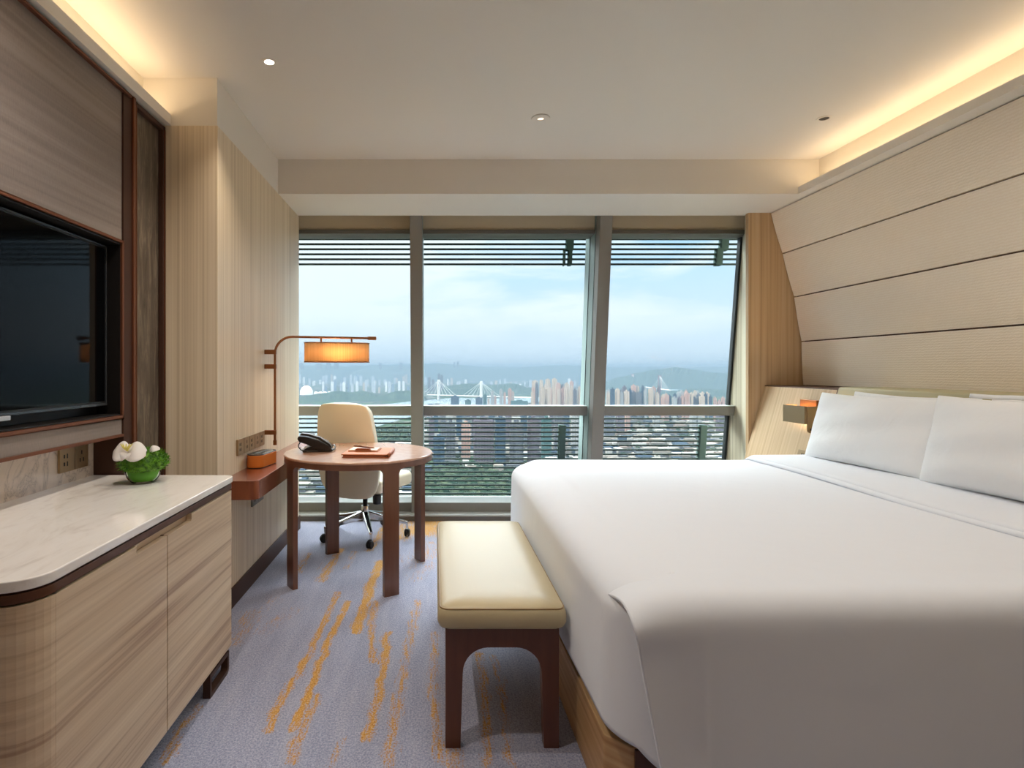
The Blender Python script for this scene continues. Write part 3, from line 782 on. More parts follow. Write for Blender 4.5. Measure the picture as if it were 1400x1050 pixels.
mb.bm.faces.new(rings[0][::-1]); mb.bm.faces.new(rings[-1])
cu = mb.build('cushion', leather_bench, bn)
pl_, _ = cring(.004,.470,0)
MB().tube([(x,y,.4705) for x,y in pl_]+[(pl_[0][0],pl_[0][1],.4705)], .0026, 6, cap=False).build('piping', flat('piping_brown', srgb(140,110,68), .45), cu)
def arch_panel(y0, y1):
    x0, x1 = .034, .412
    o = [(x0,0),(x0+.054,0)]
    r = .085; xl, xr, zt = x0+.058, x1-.058, .335
    pts = [(x0,0),(x0+.050,0),(xl,zt-r-.0)]
    for k in range(1,9):
        a = PI - PI/2*k/8; pts.append((xl+r+r*math.cos(a), zt-r+r*math.sin(a)))
    for k in range(0,9):
        a = PI/2 - PI/2*k/8; pts.append((xr-r+r*math.cos(a), zt-r+r*math.sin(a)))
    pts += [(x1-.050,0),(x1,0),(x1,.403),(x0,.403)]
    return MB().prism(pts, 'y', y0, y1).build('arched_end', bench_wood, bn, bevel=.0015, seg=2)
arch_panel(1.945, 1.985); arch_panel(2.965, 3.005)
for x0 in (.036, .388):
    MB().box(x0, x0+.022, 1.985, 2.965, .345, .402).build('side_rail', bench_wood, bn, smooth=False)

# ------------------------------------------------------------------ bed
bed = thing('bed', 'wide hotel bed with light wood plinth base', 'bed', (1.5, 2.6, 0))
pl_ = rounded([(.478,1.66),(.478,3.56),(2.25,3.56),(2.25,1.63),(.54,1.60)], [.02,.02,0,0,.02], 4)
MB().prism(pl_, 'z', .0, .225).build('plinth', bed_wood, bed, bevel=.004)
MB().box(.545,2.25,1.592,1.604,.0,.222).build('side_rail', bench_wood, bed, smooth=False)
MB().prism(rounded([(.56,1.56),(2.28,1.56),(2.28,3.56),(.56,3.56)],[.1]*4,6), 'z', .225, .60).build('mattress', flat('mattress_white', srgb(226,224,220), .9), bed)
# duvet
DX0, DY0, DY1, DZ = .455, 1.415, 3.67, .705
R = .19
def edge_prof(d, rc=.075, flare=0.0, drop=.38):
    """unrolled distance d beyond the arc centre line -> (outward, z)"""
    flatl = R-rc
    if d < flatl: return d, 0
    a = (d-flatl)/rc; rv = min(rc, .085)
    if a < PI/2: return flatl+rc*math.sin(a), -rv*(1-math.cos(a))
    h = (d-flatl-rc*PI/2)
    return R+flare*h, -rv-h
dv_ = thing('duvet', 'smooth white duvet covering the wide bed', 'bedding', (1.5, 2.6, .7))
mb = MB()
RF = .165
DMAX = (R-RF)+RF*PI/2+.31
NU, NV = 96, 90
DH = 2.38   # head edge
X1_, Y0_, Y1_ = DX0+R, DY0+R, DY1-R
def duv(u, v):
    """u along x in unrolled coords (neg beyond X1_), v along y (neg near, > far)"""
    du = max(0, -u); dn = max(0, -v); df_ = max(0, v-(Y1_-Y0_))
    x = X1_+max(0,u); y = Y0_+min(max(v,0), Y1_-Y0_)
    wob = .004*math.sin(x*3.1+y*1.7)+.003*math.sin(x*1.3-y*4.1)
    dd = max(dn, df_)
    sgn = -1 if dn > 0 else 1
    if du <= 0 and dd <= 0: return Vector((x, y, DZ+wob+.010*math.sin(max(0,min(1,(y-Y0_)/(Y1_-Y0_)))*PI)))
    d = max(du, dd)
    if du > 0 and dd > 0:
        ang = math.atan2(dd, du)
        # square-ish angle spread
        ang = (PI/2)*( (dd/(2*du)) if dd <= du else (1-du/(2*dd)) )
    else: ang = 0 if du > 0 else PI/2
    rad, z = edge_prof(d, RF if du >= dd else (.07+(RF-.07)*(0 if du <= 0 or dd <= 0 else (du/dd)**2)))
    hang = max(0, -z-.08)
    ripple_ = .010*hang*math.sin((y if du > dd else x)*6+1.3) + .02*hang
    rad += ripple_
    if sgn > 0 or True:
        rad *= 1
    return Vector((x - rad*math.cos(ang), y + sgn*rad*math.sin(ang), DZ+wob*.5+z))
def us(i):
    t = i/(NU-1)
    return -DMAX + t*(DMAX+DH-X1_)
def vs(j):
    t = j/(NV-1)
    return -DMAX + t*(2*DMAX+(Y1_-Y0_))
# near hang is longer and straight: separate flap over it
DN = .74
vn = [-DN+(DN-DMAX)*k/26 for k in range(26)] + [vs(j) for j in range(NV)]
NV2 = len(vn)
g = {}
I0 = min(i for i in range(NU) if us(i) >= -1e-6)
for i in range(NU):
    for j in range(NV2):
        u, v = us(i), vn[j]
        if u < -1e-6 and v < -DMAX-1e-6: continue
        g[i,j] = mb.bm.verts.new(duv(u, v))
for i in range(NU-1):
    for j in range(NV2-1):
        q = [g.get(k) for k in ((i,j),(i+1,j),(i+1,j+1),(i,j+1))]
        if i == I0-1 and vn[j+1] < 1e-6: continue
        if all(q): mb.bm.faces.new(q)
# corner flap: the near side drop runs past the corner with a free, slanting edge
def ss(t): t = max(0, min(1, t)); return t*t*(3-2*t)
u0 = min(u for u in map(us, range(NU)) if u >= -1e-6)
def corner_flap(a, b):
    A = a*(R+.03); Bq = b*DN
    rad, z = edge_prof(Bq, .07); drop = -z
    ra, za = edge_prof(A, RF)
    p = duv(u0, -Bq)
    xe = .470 + .19*max(0, drop-.01)
    k = ss(Bq/.10)
    x = (1-k)*(X1_-ra) + k*(p.x+(xe-p.x)*a)
    zz = (1-k)*(DZ+za) + k*p.z - k*.030*a**3*(1-ss(drop/.14))
    y = p.y - k*(.004+.020*a*a*ss((.16-drop)/.1) - .006*math.sin(a*PI)*(drop > .1))
    return Vector((x, y, zz))
fa = 18
JN = [j for j in range(NV2) if vn[j] < 1e-6][::-1]
rows = [[g[I0, j] for j in JN]]
for a in range(1, fa+1):
    col = []
    for j in JN:
        Bq = max(0, -vn[j]); p = corner_flap(a/fa, Bq/DN)
        p.z -= .007*(1-ss(Bq/.06))*min(1, a/6)
        col.append(mb.bm.verts.new(p))
    rows.append(col)
for a in range(fa):
    for b in range(len(JN)-1): mb.bm.faces.new([rows[a][b], rows[a+1][b], rows[a+1][b+1], rows[a][b+1]])
mb.build('cover', cotton, dv_, mods=(('SUBSURF', dict(levels=1, render_levels=1)),('SOLIDIFY', dict(thickness=.010, offset=-1))))

# turned-down sheet band
ts = thing('folded_sheet', 'white turned-down sheet band across the bed in front of the pillows', 'bedding', (2.1, 2.6, .72))
def band(x0, lift, nm, wv):
    mb = MB()
    def f(u, v):
        y = DY0-.03 + (DY1+.02-DY0+.03)*v
        x = x0 + (2.385-x0)*u + .012*math.sin(y*2.2+wv)*(1-u)
        e = 1 if u > .04 else math.sqrt(max(0,u/.04))
        z = DZ+.012+lift*e + .003*math.sin(y*5+x*3+wv)
        dn = max(0, (DY0+.10)-y); df_ = max(0, y-(DY1-.10))
        if dn > 0: z -= .09*(1-math.sqrt(max(0,1-min(1,dn/.13)**2)))
        if df_ > 0: z -= .09*(1-math.sqrt(max(0,1-min(1,df_/.12)**2)))
        return Vector((x, y, z))
    mb.grid(f, 40, 70)
    return mb.build(nm, cotton, ts, mods=(('SOLIDIFY', dict(thickness=.012, offset=-1)),))
band(1.905, .010, 'lower_fold', 0); band(1.925, .022, 'upper_fold', .25)

# pillows
def pillow(label, c, w, h, t, lean_deg, tw=0, seed=0, flange=.0, name='pillow', grp=None):
    r = thing(name, label, 'pillow', c, local=True)
    rn = random.Random(seed); ph_ = [rn.uniform(0, 6) for _ in range(6)]
    def side(sg):
        def f(u, v):
            a, b_ = u*2-1, v*2-1
            tt = ((1-abs(a)**2.6)**.55)*((1-abs(b_)**2.6)**.5)
            pin = 1-.045*(1-abs(b_)**2)*abs(a)**3
            pin2 = 1-.085*(1-abs(a)**1.6)*abs(b_)**3
            wr_ = (.006*math.sin(a*5+ph_[0]+b_*2) + .004*math.sin(b_*9+a*3+ph_[1]) + .003*math.sin(a*17+b_*5+ph_[2])*abs(a)**2)*tt
            y = a*w/2*pin; z = b_*h/2*pin2
            x = sg*(t/2*tt + wr_)
            return Vector((x, y, z))
        return f
    mb = MB()
    mb.grid(side(-1), 29, 25); mb.grid(side(1), 29, 25)
    M_ = Matrix.Rotation(math.radians(tw),4,'Z') @ Matrix.Rotation(math.radians(lean_deg),4,'Y') @ Matrix.Translation((0,0,h/2))
    mb.xf(M_)
    o = mb.build('case', pillow_m, r, weld=True, mods=(('SUBSURF', dict(levels=1, render_levels=1)),))
    if flange:
        mb = MB(); s = .5
        def ff(u, v):
            a = u*2-1
            return Vector((.006*math.sin(a*9+2), a*w/2*.62, h/2-.012+flange*v))
        mb.grid(ff, 24, 3); mb.xf(M_)
        mb.build('flange', pillow_m, r, mods=(('SOLIDIFY', dict(thickness=.008, offset=0)),))
    return r
pillow('front white pillow leaning nearest the wall lamp box', (2.285, 3.145, .718), .89, .425, .165, 16, 4, 1)
pillow('front white pillow at the right edge of the photo', (2.30, 2.31, .718), .92, .438, .20, 13, 3, 2, .018)
pillow('rear white pillow peeking out behind the one nearest the wall lamp box', (2.40, 3.08, .724), .84, .425, .07, 14, 0, 3, .0)
pillow('rear white pillow peeking out behind the right-edge pillow', (2.40, 2.24, .724), .80, .43, .07, 14, 0, 4, .012)

# headboard and bedside panel (leaning backs)
def lx(z): return 2.54 - .282*(1.136-z)
hb = thing('headboard', 'olive leather headboard along the wall behind the pillows', 'headboard', (2.55, 2.3, .6))
MB().prism([(lx(.45)+.03,.44),(lx(.46),.46),(lx(1.15)-.004,1.142),(lx(1.136)+.012,1.150),(2.83,1.150),(2.83,.44)], 'y', -.6, 3.687).build('upholstery', headboard_leather, hb, bevel=.006)
bp = thing('bedside_panel', 'light wood panel with sloping end beside the headboard', 'panel', (2.5, 4.1, .6))
MB().prism([(lx(.0),0),(lx(1.13),1.13),(2.83,1.13),(2.83,0)], 'y', 3.69, 4.508).build('veneer', side_wood, bp, bevel=.002)
MB().prism([(lx(1.13),1.130),(lx(1.136),1.137),(2.83,1.137),(2.83,1.130)], 'y', 3.69, 4.508).build('top_edge', seam_brown, bp, smooth=False)
MB().prism([(lx(.05),.05),(lx(1.13)-.002,1.13),(lx(1.13)+.01,1.13),(lx(.05)+.01,.05)], 'y', 3.684, 3.692).build('edge_strip', seam_brown, bp, smooth=False)

# sconce
sc = thing('reading_sconce', 'square brushed brass wall light box on the bedside panel', 'lamp', (2.36, 3.76, .97))
X0, Y0, Y1, Z0, Z1, T = 2.335, 3.70, 3.93, .913, 1.026, .004
MB().box(X0,X0+T,Y0,Y1,Z0,Z1).box(X0,2.43,Y0,Y0+T,Z0,Z1).box(X0,2.43,Y1-T,Y1,Z0,Z1).box(X0,2.43,Y0,Y1,Z0,Z0+T).build('box_shade', brass, sc, bevel=.001, seg=2)
MB().box(2.43,2.484,3.73,3.90,.94,1.062).build('back_plate', brass_dark, sc, bevel=.003)
tab = rounded([(2.348,.857),(2.398,.857),(2.398,1.024),(2.348,1.024)], [.022,.022,.002,.002], 6)
MB().prism(tab, 'y', Y0-.012, Y0).build('switch_tab', brass, sc, bevel=.001, seg=2)
MB().lathe([(.0,0),(.009,0),(.010,.012),(.0,.013)], n=16, cap=False).xf(Matrix.Translation((2.373,Y0-.024,.88)) @ Matrix.Rotation(-PI/2,4,'X')).build('switch_knob', dark_bronze, sc, weld=True)
MB().box(2.36,2.42,3.75,3.87,Z0+.006,Z0+.02).build('light_source', emit('sconce_led', (1,.66,.3,1), 34), sc, smooth=False)
r_ = outlet('brass socket plate low on the bedside panel next to the pillow', lx(.68)-.001, 3.79, 3.885, .64, .73, -1, 1, brass)
for c_ in r_.children: pass
r_.rotation_euler = (0, math.atan(.282)*1.0, 0)

# ------------------------------------------------------------------ ceiling fittings
def ring(mb, c, r0, r1, z, t):
    mb.lathe([(r0,z),(r1,z),(r1,z-t),(r0,z-t),(r0,z)], c=(c[0],c[1],0), n=40, cap=False)
def downlight(label, x, y, m_, r=.022, name='downlight'):
    o = thing(name, label, 'ceiling light', (x, y, ZC), local=False)
    mb = MB(); ring(mb, (x,y), r, r+.014, ZC+.0005, .004); mb.build('trim_ring', white_paint, o, weld=True)
    mb = MB().lathe([(.0,ZC-.0015),(r,ZC-.0015)], c=(x,y,0), n=32, cap=False); mb.build('lens', m_, o, weld=True)
    return o
downlight('lit recessed ceiling spotlight above the wood wall and console', -.78, 2.75, led_on)
downlight('dark recessed ceiling spotlight near the glowing right cove', 2.24, 3.37, hole, .026)
d_ = thing('downlight', 'round white ceiling spotlight with small dim centre, middle of the ceiling', 'ceiling light', (.605, 3.36, ZC))
mb = MB(); mb.lathe([(.018,ZC-.010),(.052,ZC-.008),(.054,ZC-.004),(.050,ZC),(.018,ZC)], c=(.605,3.36,0), n=40, cap=False); mb.build('plate', white_paint, d_)
MB().lathe([(.0,ZC-.006),(.019,ZC-.006)], c=(.605,3.36,0), n=24, cap=False).build('lens', led_dim, d_, weld=True)

# ------------------------------------------------------------------ lamps
def area(name, loc, rot, sx, sy, power, col, spread=180):
    l = bpy.data.lights.new(name, 'AREA'); l.shape = 'RECTANGLE'; l.size = sx; l.size_y = sy; l.energy = power; l.color = col; l.spread = math.radians(spread)
    o = bpy.data.objects.new(name, l); o.location = loc; o.rotation_euler = rot; C.objects.link(o); return o
WARM = (1, .75, .47)
area('cove_led_right', (2.58, 1.05, ZS+.028), (PI, 0, 0), .02, 5.8, 4.4, WARM)
area('cove_led_left', (-1.39, .5, ZS+.028), (PI, 0, 0), .02, 4.7, 4.0, WARM)
def spot(name, loc, power, col, ang=95, blend=.9, r=.03):
    l = bpy.data.lights.new(name, 'SPOT'); l.energy = power; l.color = col; l.spot_size = math.radians(ang); l.spot_blend = blend; l.shadow_soft_size = r
    o = bpy.data.objects.new(name, l); o.location = loc; C.objects.link(o); return o
spot('spot_console', (-.78, 2.75, ZC-.02), 16, (1,.86,.68), 100)
for i, (x, y, p_) in enumerate(((.6,.3,2),(.6,-1.2,4),(-.78,1.35,25),(1.8,1.0,13),(.605,3.36,6),(1.8,2.15,13),(.05,1.9,18))):
    spot('room_fill_spot', (x, y, ZC-.02), p_, (1,.94,.87), 150)  # added fill to brighten the room; only the mid-ceiling spot has a fixture
l = bpy.data.lights.new('sconce_bulb', 'POINT'); l.energy = 2.2; l.color = WARM; l.shadow_soft_size = .02
o = bpy.data.objects.new('sconce_bulb', l); o.location = (2.40, 3.815, .955); C.objects.link(o)
l = bpy.data.lights.new('reading_bulb', 'POINT'); l.energy = 1.15; l.color = WARM; l.shadow_soft_size = .03
o = bpy.data.objects.new('reading_bulb', l); o.location = (SC.x, SC.y, 1.35); C.objects.link(o)

# ------------------------------------------------------------------ the city outside, in metres, eye 230 m above the river plain
GZ = -230.0
N_CITY = len(MAT)
rc = random.Random(11)
ALB = .15; GALB = .10
def sr(r, g, b):
    q = srgb(r, g, b); return (q[0]*ALB, q[1]*ALB, q[2]*ALB, 1)
def gp(px, py):
    d = (1.26-GZ)*800/(py-505); return ((px-595)*d/800, d)
def up(px, py, d): return ((px-595)*d/800, 1.26+(505-py)*d/800)
def facade(name, wall, glass, roughness=.7, strong=.8):
    m, nt, b = newmat(name)
    t = nt.nodes.new('ShaderNodeTexCoord'); sp = nt.nodes.new('ShaderNodeSeparateXYZ'); nt.links.new(t.outputs['Object'], sp.inputs[0])
    fz = mth(nt,'FRACT', mth(nt,'MULTIPLY', sp.outputs['Z'], 1/6.4)); fx = mth(nt,'FRACT', mth(nt,'MULTIPLY', mth(nt,'ADD', sp.outputs['X'], sp.outputs['Y']), 1/7.0))
    w = mth(nt,'MULTIPLY', mth(nt,'GREATER_THAN', fz, .4), mth(nt,'GREATER_THAN', fx, .38))
    nt.links.new(mixc(nt, mth(nt,'MULTIPLY', w, strong), wall, glass), b.inputs['Base Color']); b.inputs['Roughness'].default_value = roughness
    return m
ALB = .2
F_cream = facade('cream_facade', sr(232,208,182), sr(150,150,160))
F_pink = facade('pink_facade', sr(224,178,158), sr(150,140,150))
ALB = .13
F_grey = facade('grey_facade', sr(150,152,160), sr(84,96,116))
F_mauve = facade('mauve_facade', sr(160,146,156), sr(90,96,116))
F_white = facade('white_facade', sr(236,236,234), sr(160,170,180))
F_blue = facade('blue_glass_facade', sr(96,122,146), sr(50,76,104), .3)
F_green = facade('green_glass_facade', sr(104,148,146), sr(60,104,112), .3)
F_red = flat('bridge_red', sr(200,140,140), .7)
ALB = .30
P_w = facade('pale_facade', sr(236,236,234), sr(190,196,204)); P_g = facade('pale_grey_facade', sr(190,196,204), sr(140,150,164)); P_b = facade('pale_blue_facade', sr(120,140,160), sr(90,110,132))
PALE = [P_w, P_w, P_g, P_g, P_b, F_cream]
def tower_bm(wx, wy, h, style, mb=None, ox=0, oy=0, oz=0):
    mb = mb or MB(); a, b_ = wx/2, wy/2
    if style == 0:   # cross-plan block with notches
        n = .22
        pl = [(-a*n*2,-b_),(a*n*2,-b_),(a*n*2,-b_*.7),(a,-b_*.7),(a,b_*.7),(a*n*2,b_*.7),(a*n*2,b_),(-a*n*2,b_),(-a*n*2,b_*.7),(-a,b_*.7),(-a,-b_*.7),(-a*n*2,-b_*.7)]
    elif style == 1:
        pl = [(-a,-b_),(-a*.12,-b_),(-a*.12,-b_*.75),(a*.12,-b_*.75),(a*.12,-b_),(a,-b_),(a,b_),(-a,b_)]
    else: pl = [(-a,-b_),(a,-b_),(a,b_),(-a,b_)]
    mb.prism([(x+ox,y+oy) for x,y in pl], 'z', oz, oz+h)
    mb.box(ox-a*.35, ox+a*.35, oy-b_*.4, oy+b_*.4, oz+h, oz+h*1.0+min(7, .07*h+2))
    return mb
NT = 0
FOOT = []
def tower(px, pyb, pyt, wpx, mat, label, group, style=None, d=None, name='high_rise', deep=None, rot=None):
    """base at picture row pyb on the plain, roof at row pyt, wpx wide"""
    global NT
    x, y = gp(px, pyb) if d is None else ((px-595)*d/800, d)
    zb = GZ if d is None else up(px, pyb, d)[1]
    zt = up(px, pyt, y)[1]; w_ = wpx*y/800; h = max(6, zt-zb)
    st = rc.choice((0,1,2)) if style is None else style
    dp = (deep or rc.uniform(.6,1.0))*min(w_, 45)
    if d is None:
        row = pyb
        for _ in range(60):
            if not any(abs(x-X) < (w_+W)*.56 and abs(y-Y) < (dp+D)*.62+2 for X,Y,W,D in FOOT): break
            row -= .35; x, y = gp(px, row); w_ = wpx*y/800; dp = min(dp, w_)
        zt = up(px, pyt, y)[1]; h = max(6, zt-zb)
    FOOT.append((x, y, w_, dp))
    mb = tower_bm(w_, dp, h, st)
    o = mb.build(name, mat, None, smooth=False)
    o.location = (x, y, zb); o.rotation_euler = (0,0, 0)
    NT += 1
    return props(o, label, 'tower block', group)
# --- named, easily told apart
near = [
 (600,640,598,15,F_blue,'dark blue-grey tower just right of the left window post, low'),
 (616,633,577,13,F_grey,'grey tower with pale stripe behind the lower louvres'),
 (637,628,579,12,F_pink,'salmon-pink tower standing out behind the lower louvres'),
 (661,634,574,26,F_mauve,'broad mauve-grey slab right of the salmon-pink tower'),
 (684,640,571,13,F_blue,'narrow dark blue tower behind the lower louvres'),
 (706,642,578,18,F_grey,'grey tower behind the lower louvres above the bed corner'),
 (729,640,573,15,F_mauve,'mauve tower directly above the rounded far bed corner'),
 (747,628,572,12,F_green,'green-tinted tower behind the lower louvres'),
 (764,622,566,12,F_grey,'grey tower left of the dark louvre bracket'),
 (786,612,568,9,F_white,'white tower pair member nearest the leaning window post'),
 (797,612,570,7,F_white,'slim white tower touching the leaning window post'),
 (832,600,560,12,F_grey,'grey tower just right of the leaning window post'),
 (848,592,562,10,F_mauve,'mauve tower low in the right window'),
 (858,590,566,7,F_pink,'small salmon tower low in the right window'),
 (897,592,566,8,F_white,'white tower low in the middle of the right window'),
 (951,590,565,13,F_white,'broad white tower pair low in the right window'),
 (985,596,566,9,F_mauve,'mauve tower low beside the right window edge'),
 (622,560,542,11,F_blue,'round-looking dark glass block by the river'),
 (640,560,547,8,F_green,'low green glass block by the river'),
 (655,560,544,9,F_blue,'low blue glass block by the river'),
 (663,561,540,5,F_green,'thin green block beside the white bridge tower'),
 (710,563,548,22,F_green,'wide low green-glass block just above the window rail'),
]
for px, pb, pt, w_, m_, lb in near: tower(px, pb, pt, w_, m_, lb, None, rot=0)
G = 'blue-grey towers filling the lower middle window'
for px,pb,pt,w_,m_ in [(590,612,572,8,F_mauve),(606,606,566,7,F_grey),(628,604,565,8,F_blue),(648,600,562,7,F_mauve),(672,598,560,8,F_blue),(695,604,562,8,F_mauve),(716,600,560,8,F_blue),(738,604,561,8,F_grey),(755,596,560,7,F_mauve),(774,600,560,8,F_blue),(596,592,563,6,F_blue),(640,596,560,6,F_grey),(660,596,558,6,F_blue),(684,592,558,6,F_mauve),(726,594,558,7,F_blue),(745,590,558,6,F_grey),(790,596,562,6,F_blue)]:
    tower(px,pb,pt,w_,m_,'blue-grey tower among the dense blocks behind the lower middle louvres',G,rot=0)
G = 'cream towers of the dense cluster above the middle rail'
for i in range(34):
    px = 729+ (i%12)*5.7 + rc.uniform(-1.5,1.5); row = i//12
    pt = (533,527,522)[row]+rc.uniform(-3,5) + max(0,(px-775))*.08
    tower(px, (572,566,560)[row], pt, rc.uniform(3.2,5), rc.choice([F_cream,F_cream,F_pink,F_grey,F_cream]), 'cream tower in the dense cluster left of the leaning window post', G, rot=0)
for px,pt in ((732,521),(749,519),(758,518)): tower(px, 563, pt, 6, F_cream, 'cream tower in the dense cluster left of the leaning window post', G, rot=0)
G = 'cream and grey towers in a row above the right rail'
for i in range(58):
    px = 833+ (i%29)*5.55 + rc.uniform(-1.6,1.6); row = i//29
    base_t = 540 if px > 905 else 534
    pt = base_t-row*4+rc.uniform(-3,5) + (5 if px > 975 else 0)
    if row == 1 and px > 970: continue
    tower(px, (576,568)[row], pt, rc.uniform(3.2,6), rc.choice([F_cream,F_cream,F_white,F_grey,F_pink,F_blue,F_mauve]), 'tower in the sunlit row seen above the right window rail', G, rot=0)
G = 'small cream towers by the bridge'
for px,pt,w_ in ((673,535,4),(677,542,3),(685,533,4),(690,537,3),(697,532,5),(701,536,4),(668,545,3)):
    tower(px, 562, pt, w_, rc.choice([F_cream,F_pink,F_white]), 'small cream tower right of the white bridge towers', G, rot=0)
G = 'hazy towers across the river, left window'
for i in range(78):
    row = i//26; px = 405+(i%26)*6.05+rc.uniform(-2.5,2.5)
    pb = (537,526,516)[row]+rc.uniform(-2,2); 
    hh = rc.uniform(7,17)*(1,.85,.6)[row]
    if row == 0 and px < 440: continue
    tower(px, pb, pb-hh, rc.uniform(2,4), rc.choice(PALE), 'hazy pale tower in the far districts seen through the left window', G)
for px in (412,436,449,460,520,548):
    d = 11500; tower(px, 505, rc.uniform(495,497), rc.uniform(3,9), F_grey, 'hazy pale tower in the far districts seen through the left window', G, d=d)
G = 'hazy towers across the river, middle window'
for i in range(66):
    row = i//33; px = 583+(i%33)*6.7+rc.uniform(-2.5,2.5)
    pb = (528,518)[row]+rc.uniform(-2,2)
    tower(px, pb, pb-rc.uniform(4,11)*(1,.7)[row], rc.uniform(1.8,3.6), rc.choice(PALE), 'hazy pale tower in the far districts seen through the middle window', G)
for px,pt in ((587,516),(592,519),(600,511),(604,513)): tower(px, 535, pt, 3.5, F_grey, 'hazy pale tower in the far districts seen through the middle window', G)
for px,pt in ((621,495.5),(626,494.5)): tower(px, 503, pt, 2.4, F_grey, 'hazy tower on the far ridge in the middle window', 'twin towers on the ridge', d=12500)
G = 'pale towers at the foot of the wooded hill'
for px,pb,pt in ((903,521,508),(907,520,507),(911,521,511),(914,520,508),(919,521,508),(925,521,510),(942,523,513),(945,523,514),(949,522,515),(954,522,513),(957,523,513),(961,522,514),(844,520,514),(850,521,516),(856,523,515),(872,521,516),(880,520,516),(888,521,517),(893,522,516),(930,523,517)):
    tower(px, pb, pt, rc.uniform(2,3.4), rc.choice([F_pink,F_pink,F_white,F_cream]), 'pale pinkish tower at the foot of the wooded hill, right window', G)
# --- bridges
def bridge(label, pA, pB, pylons, dk, col, w_=26, name='river_bridge'):
    (xa, ya), (xb, yb) = gp(*pA), gp(*pB)
    r = thing(name, label, 'bridge', (xa, ya, GZ))
    za = 46
    dvec = Vector((xb-xa, yb-ya, 0)).normalized(); nv = Vector((-dvec.y, dvec.x, 0))*w_/2
    mb = MB(); A = Vector((xa,ya,GZ+dk)); Bv = Vector((xb,yb,GZ+dk))
    mb.hexa([A-nv-Vector((0,0,5)),Bv-nv-Vector((0,0,5)),Bv+nv-Vector((0,0,5)),A+nv-Vector((0,0,5)),A-nv,Bv-nv,Bv+nv,A+nv])
    mb.build('deck', col[0], r, smooth=False)
    L = (Bv-A).length
    pts = []
    for px, pt, wp in pylons:
        # point on the line with this picture column
        t = min(range(401), key=lambda k: abs((A.x+(Bv.x-A.x)*k/400)/(A.y+(Bv.y-A.y)*k/400)*800+595-px))/400
        p = A+(Bv-A)*t; zt = up(px, pt, p.y)[1]; ww = wp*p.y/800
        mb = MB(); q = ww/2
        for sg in (-1,1):
            c_ = p+nv*sg*.9
            mb.hexa([(c_.x-q*.45,c_.y-8,GZ),(c_.x+q*.45,c_.y-8,GZ),(c_.x+q*.45,c_.y+8,GZ),(c_.x-q*.45,c_.y+8,GZ),(c_.x-q*.35,c_.y-6,zt),(c_.x+q*.35,c_.y-6,zt),(c_.x+q*.35,c_.y+6,zt),(c_.x-q*.35,c_.y+6,zt)])
        mb.box(min((p-nv).x,(p+nv).x), max((p-nv).x,(p+nv).x), p.y-6, p.y+6, zt-14, zt-4)
        mb.build('pylon', col[1], r, smooth=False); pts.append((p, zt))
    mb = MB()
    for (p, zt) in pts:
        for k in (-1,1):
            for f in (.25,.5,.75,1):
                e = p+dvec*k*f*L*.16
                mb.tube([(p.x,p.y,zt-6),(e.x,e.y,GZ+dk)], 1.0, 4)
    mb.build('cable', col[0], r, smooth=False)
WC = flat('bridge_white', sr(240,238,232), .6)
bridge('white cable bridge with two tall pale towers over the river, middle window', (585,546), (742,551), ((600,519,4.5),(658,521,4.5)), 38, (WC, WC))
bridge('pinkish suspension bridge in front of the hill, right window', (856,529), (916,538), ((865,511,2.5),(902,513,2.5)), 34, (WC, F_red))
# --- white domes on the peninsula
dm = thing('white_theatre', 'white shell-roofed building on the far-left riverbank', 'building', (*gp(419,545), GZ))
x, y = gp(419,545)
MB().lathe([(52,0),(50,30),(38,55),(18,70),(2,74)], c=(x,y,GZ+30), n=18).build('dome', WC, dm)
for k in range(5):
    MB().lathe([(20,0),(18,12),(8,20),(1,22)], c=(x+75+k*34,y+10*k,GZ+34), n=12).build('small_dome', WC, dm)
ALB = GALB
# --- terrain
m, nt, b = newmat('city_ground'); ground_m = m
v = coords(nt, (1,1,1))
n1 = noise(nt, v, .0035, 7, .65); n2 = noise(nt, v, .02, 5, .7)
vor = N(nt, 'ShaderNodeTexVoronoi'); vor.inputs['Scale'].default_value = .022; nt.links.new(v, vor.inputs['Vector'])
green = ramp(nt, n2, [(.3, sr(52,84,62)), (.55, sr(92,124,84)), (.75, sr(136,152,116))])
sv = nt.nodes.new('ShaderNodeSeparateColor'); nt.links.new(vor.outputs['Color'], sv.inputs[0])
town = ramp(nt, sv.outputs[0], [(0, sr(70,84,92)), (.35, sr(120,124,124)), (.6, sr(176,170,160)), (.8, sr(86,112,90)), (.93, sr(240,236,228))], 'CONSTANT')
sel = ramp(nt, n1, [(.46, (0,0,0,1)), (.53, (1,1,1,1))])
nt.links.new(mixc(nt, sel, green, town), b.inputs['Base Color']); b.inputs['Roughness'].default_value = .9
struct(MB().box(-24000, 24000, 350, 30000, GZ-20, GZ).build('ground', ground_m, smooth=False))
water = flat('river_water', sr(150,176,186), .25, spec=.6)
def gpoly(name, pts, m_, dz, h=1.5):
    P = [gp(*p) for p in pts]; mb = MB(); mb.prism(P, 'z', GZ+dz-h, GZ+dz); return mb
r_ = gpoly('river', [(330,575),(330,606),(420,604),(470,598),(520,582),(560,570),(610,560),(680,553),(760,548),(760,544),(680,545),(620,544),(560,549),(500,556),(440,561)], water, 1.0).build('river', water, smooth=False)
struct(r_)
r_ = gpoly('river', [(830,530),(905,533),(1010,541),(1010,538),(905,530),(830,527)], water, 1.0).build('river', water, smooth=False); struct(r_)
paving = flat('pale_paving', sr(206,204,198), .8)
asphalt = flat('road_grey', sr(168,170,170), .8)
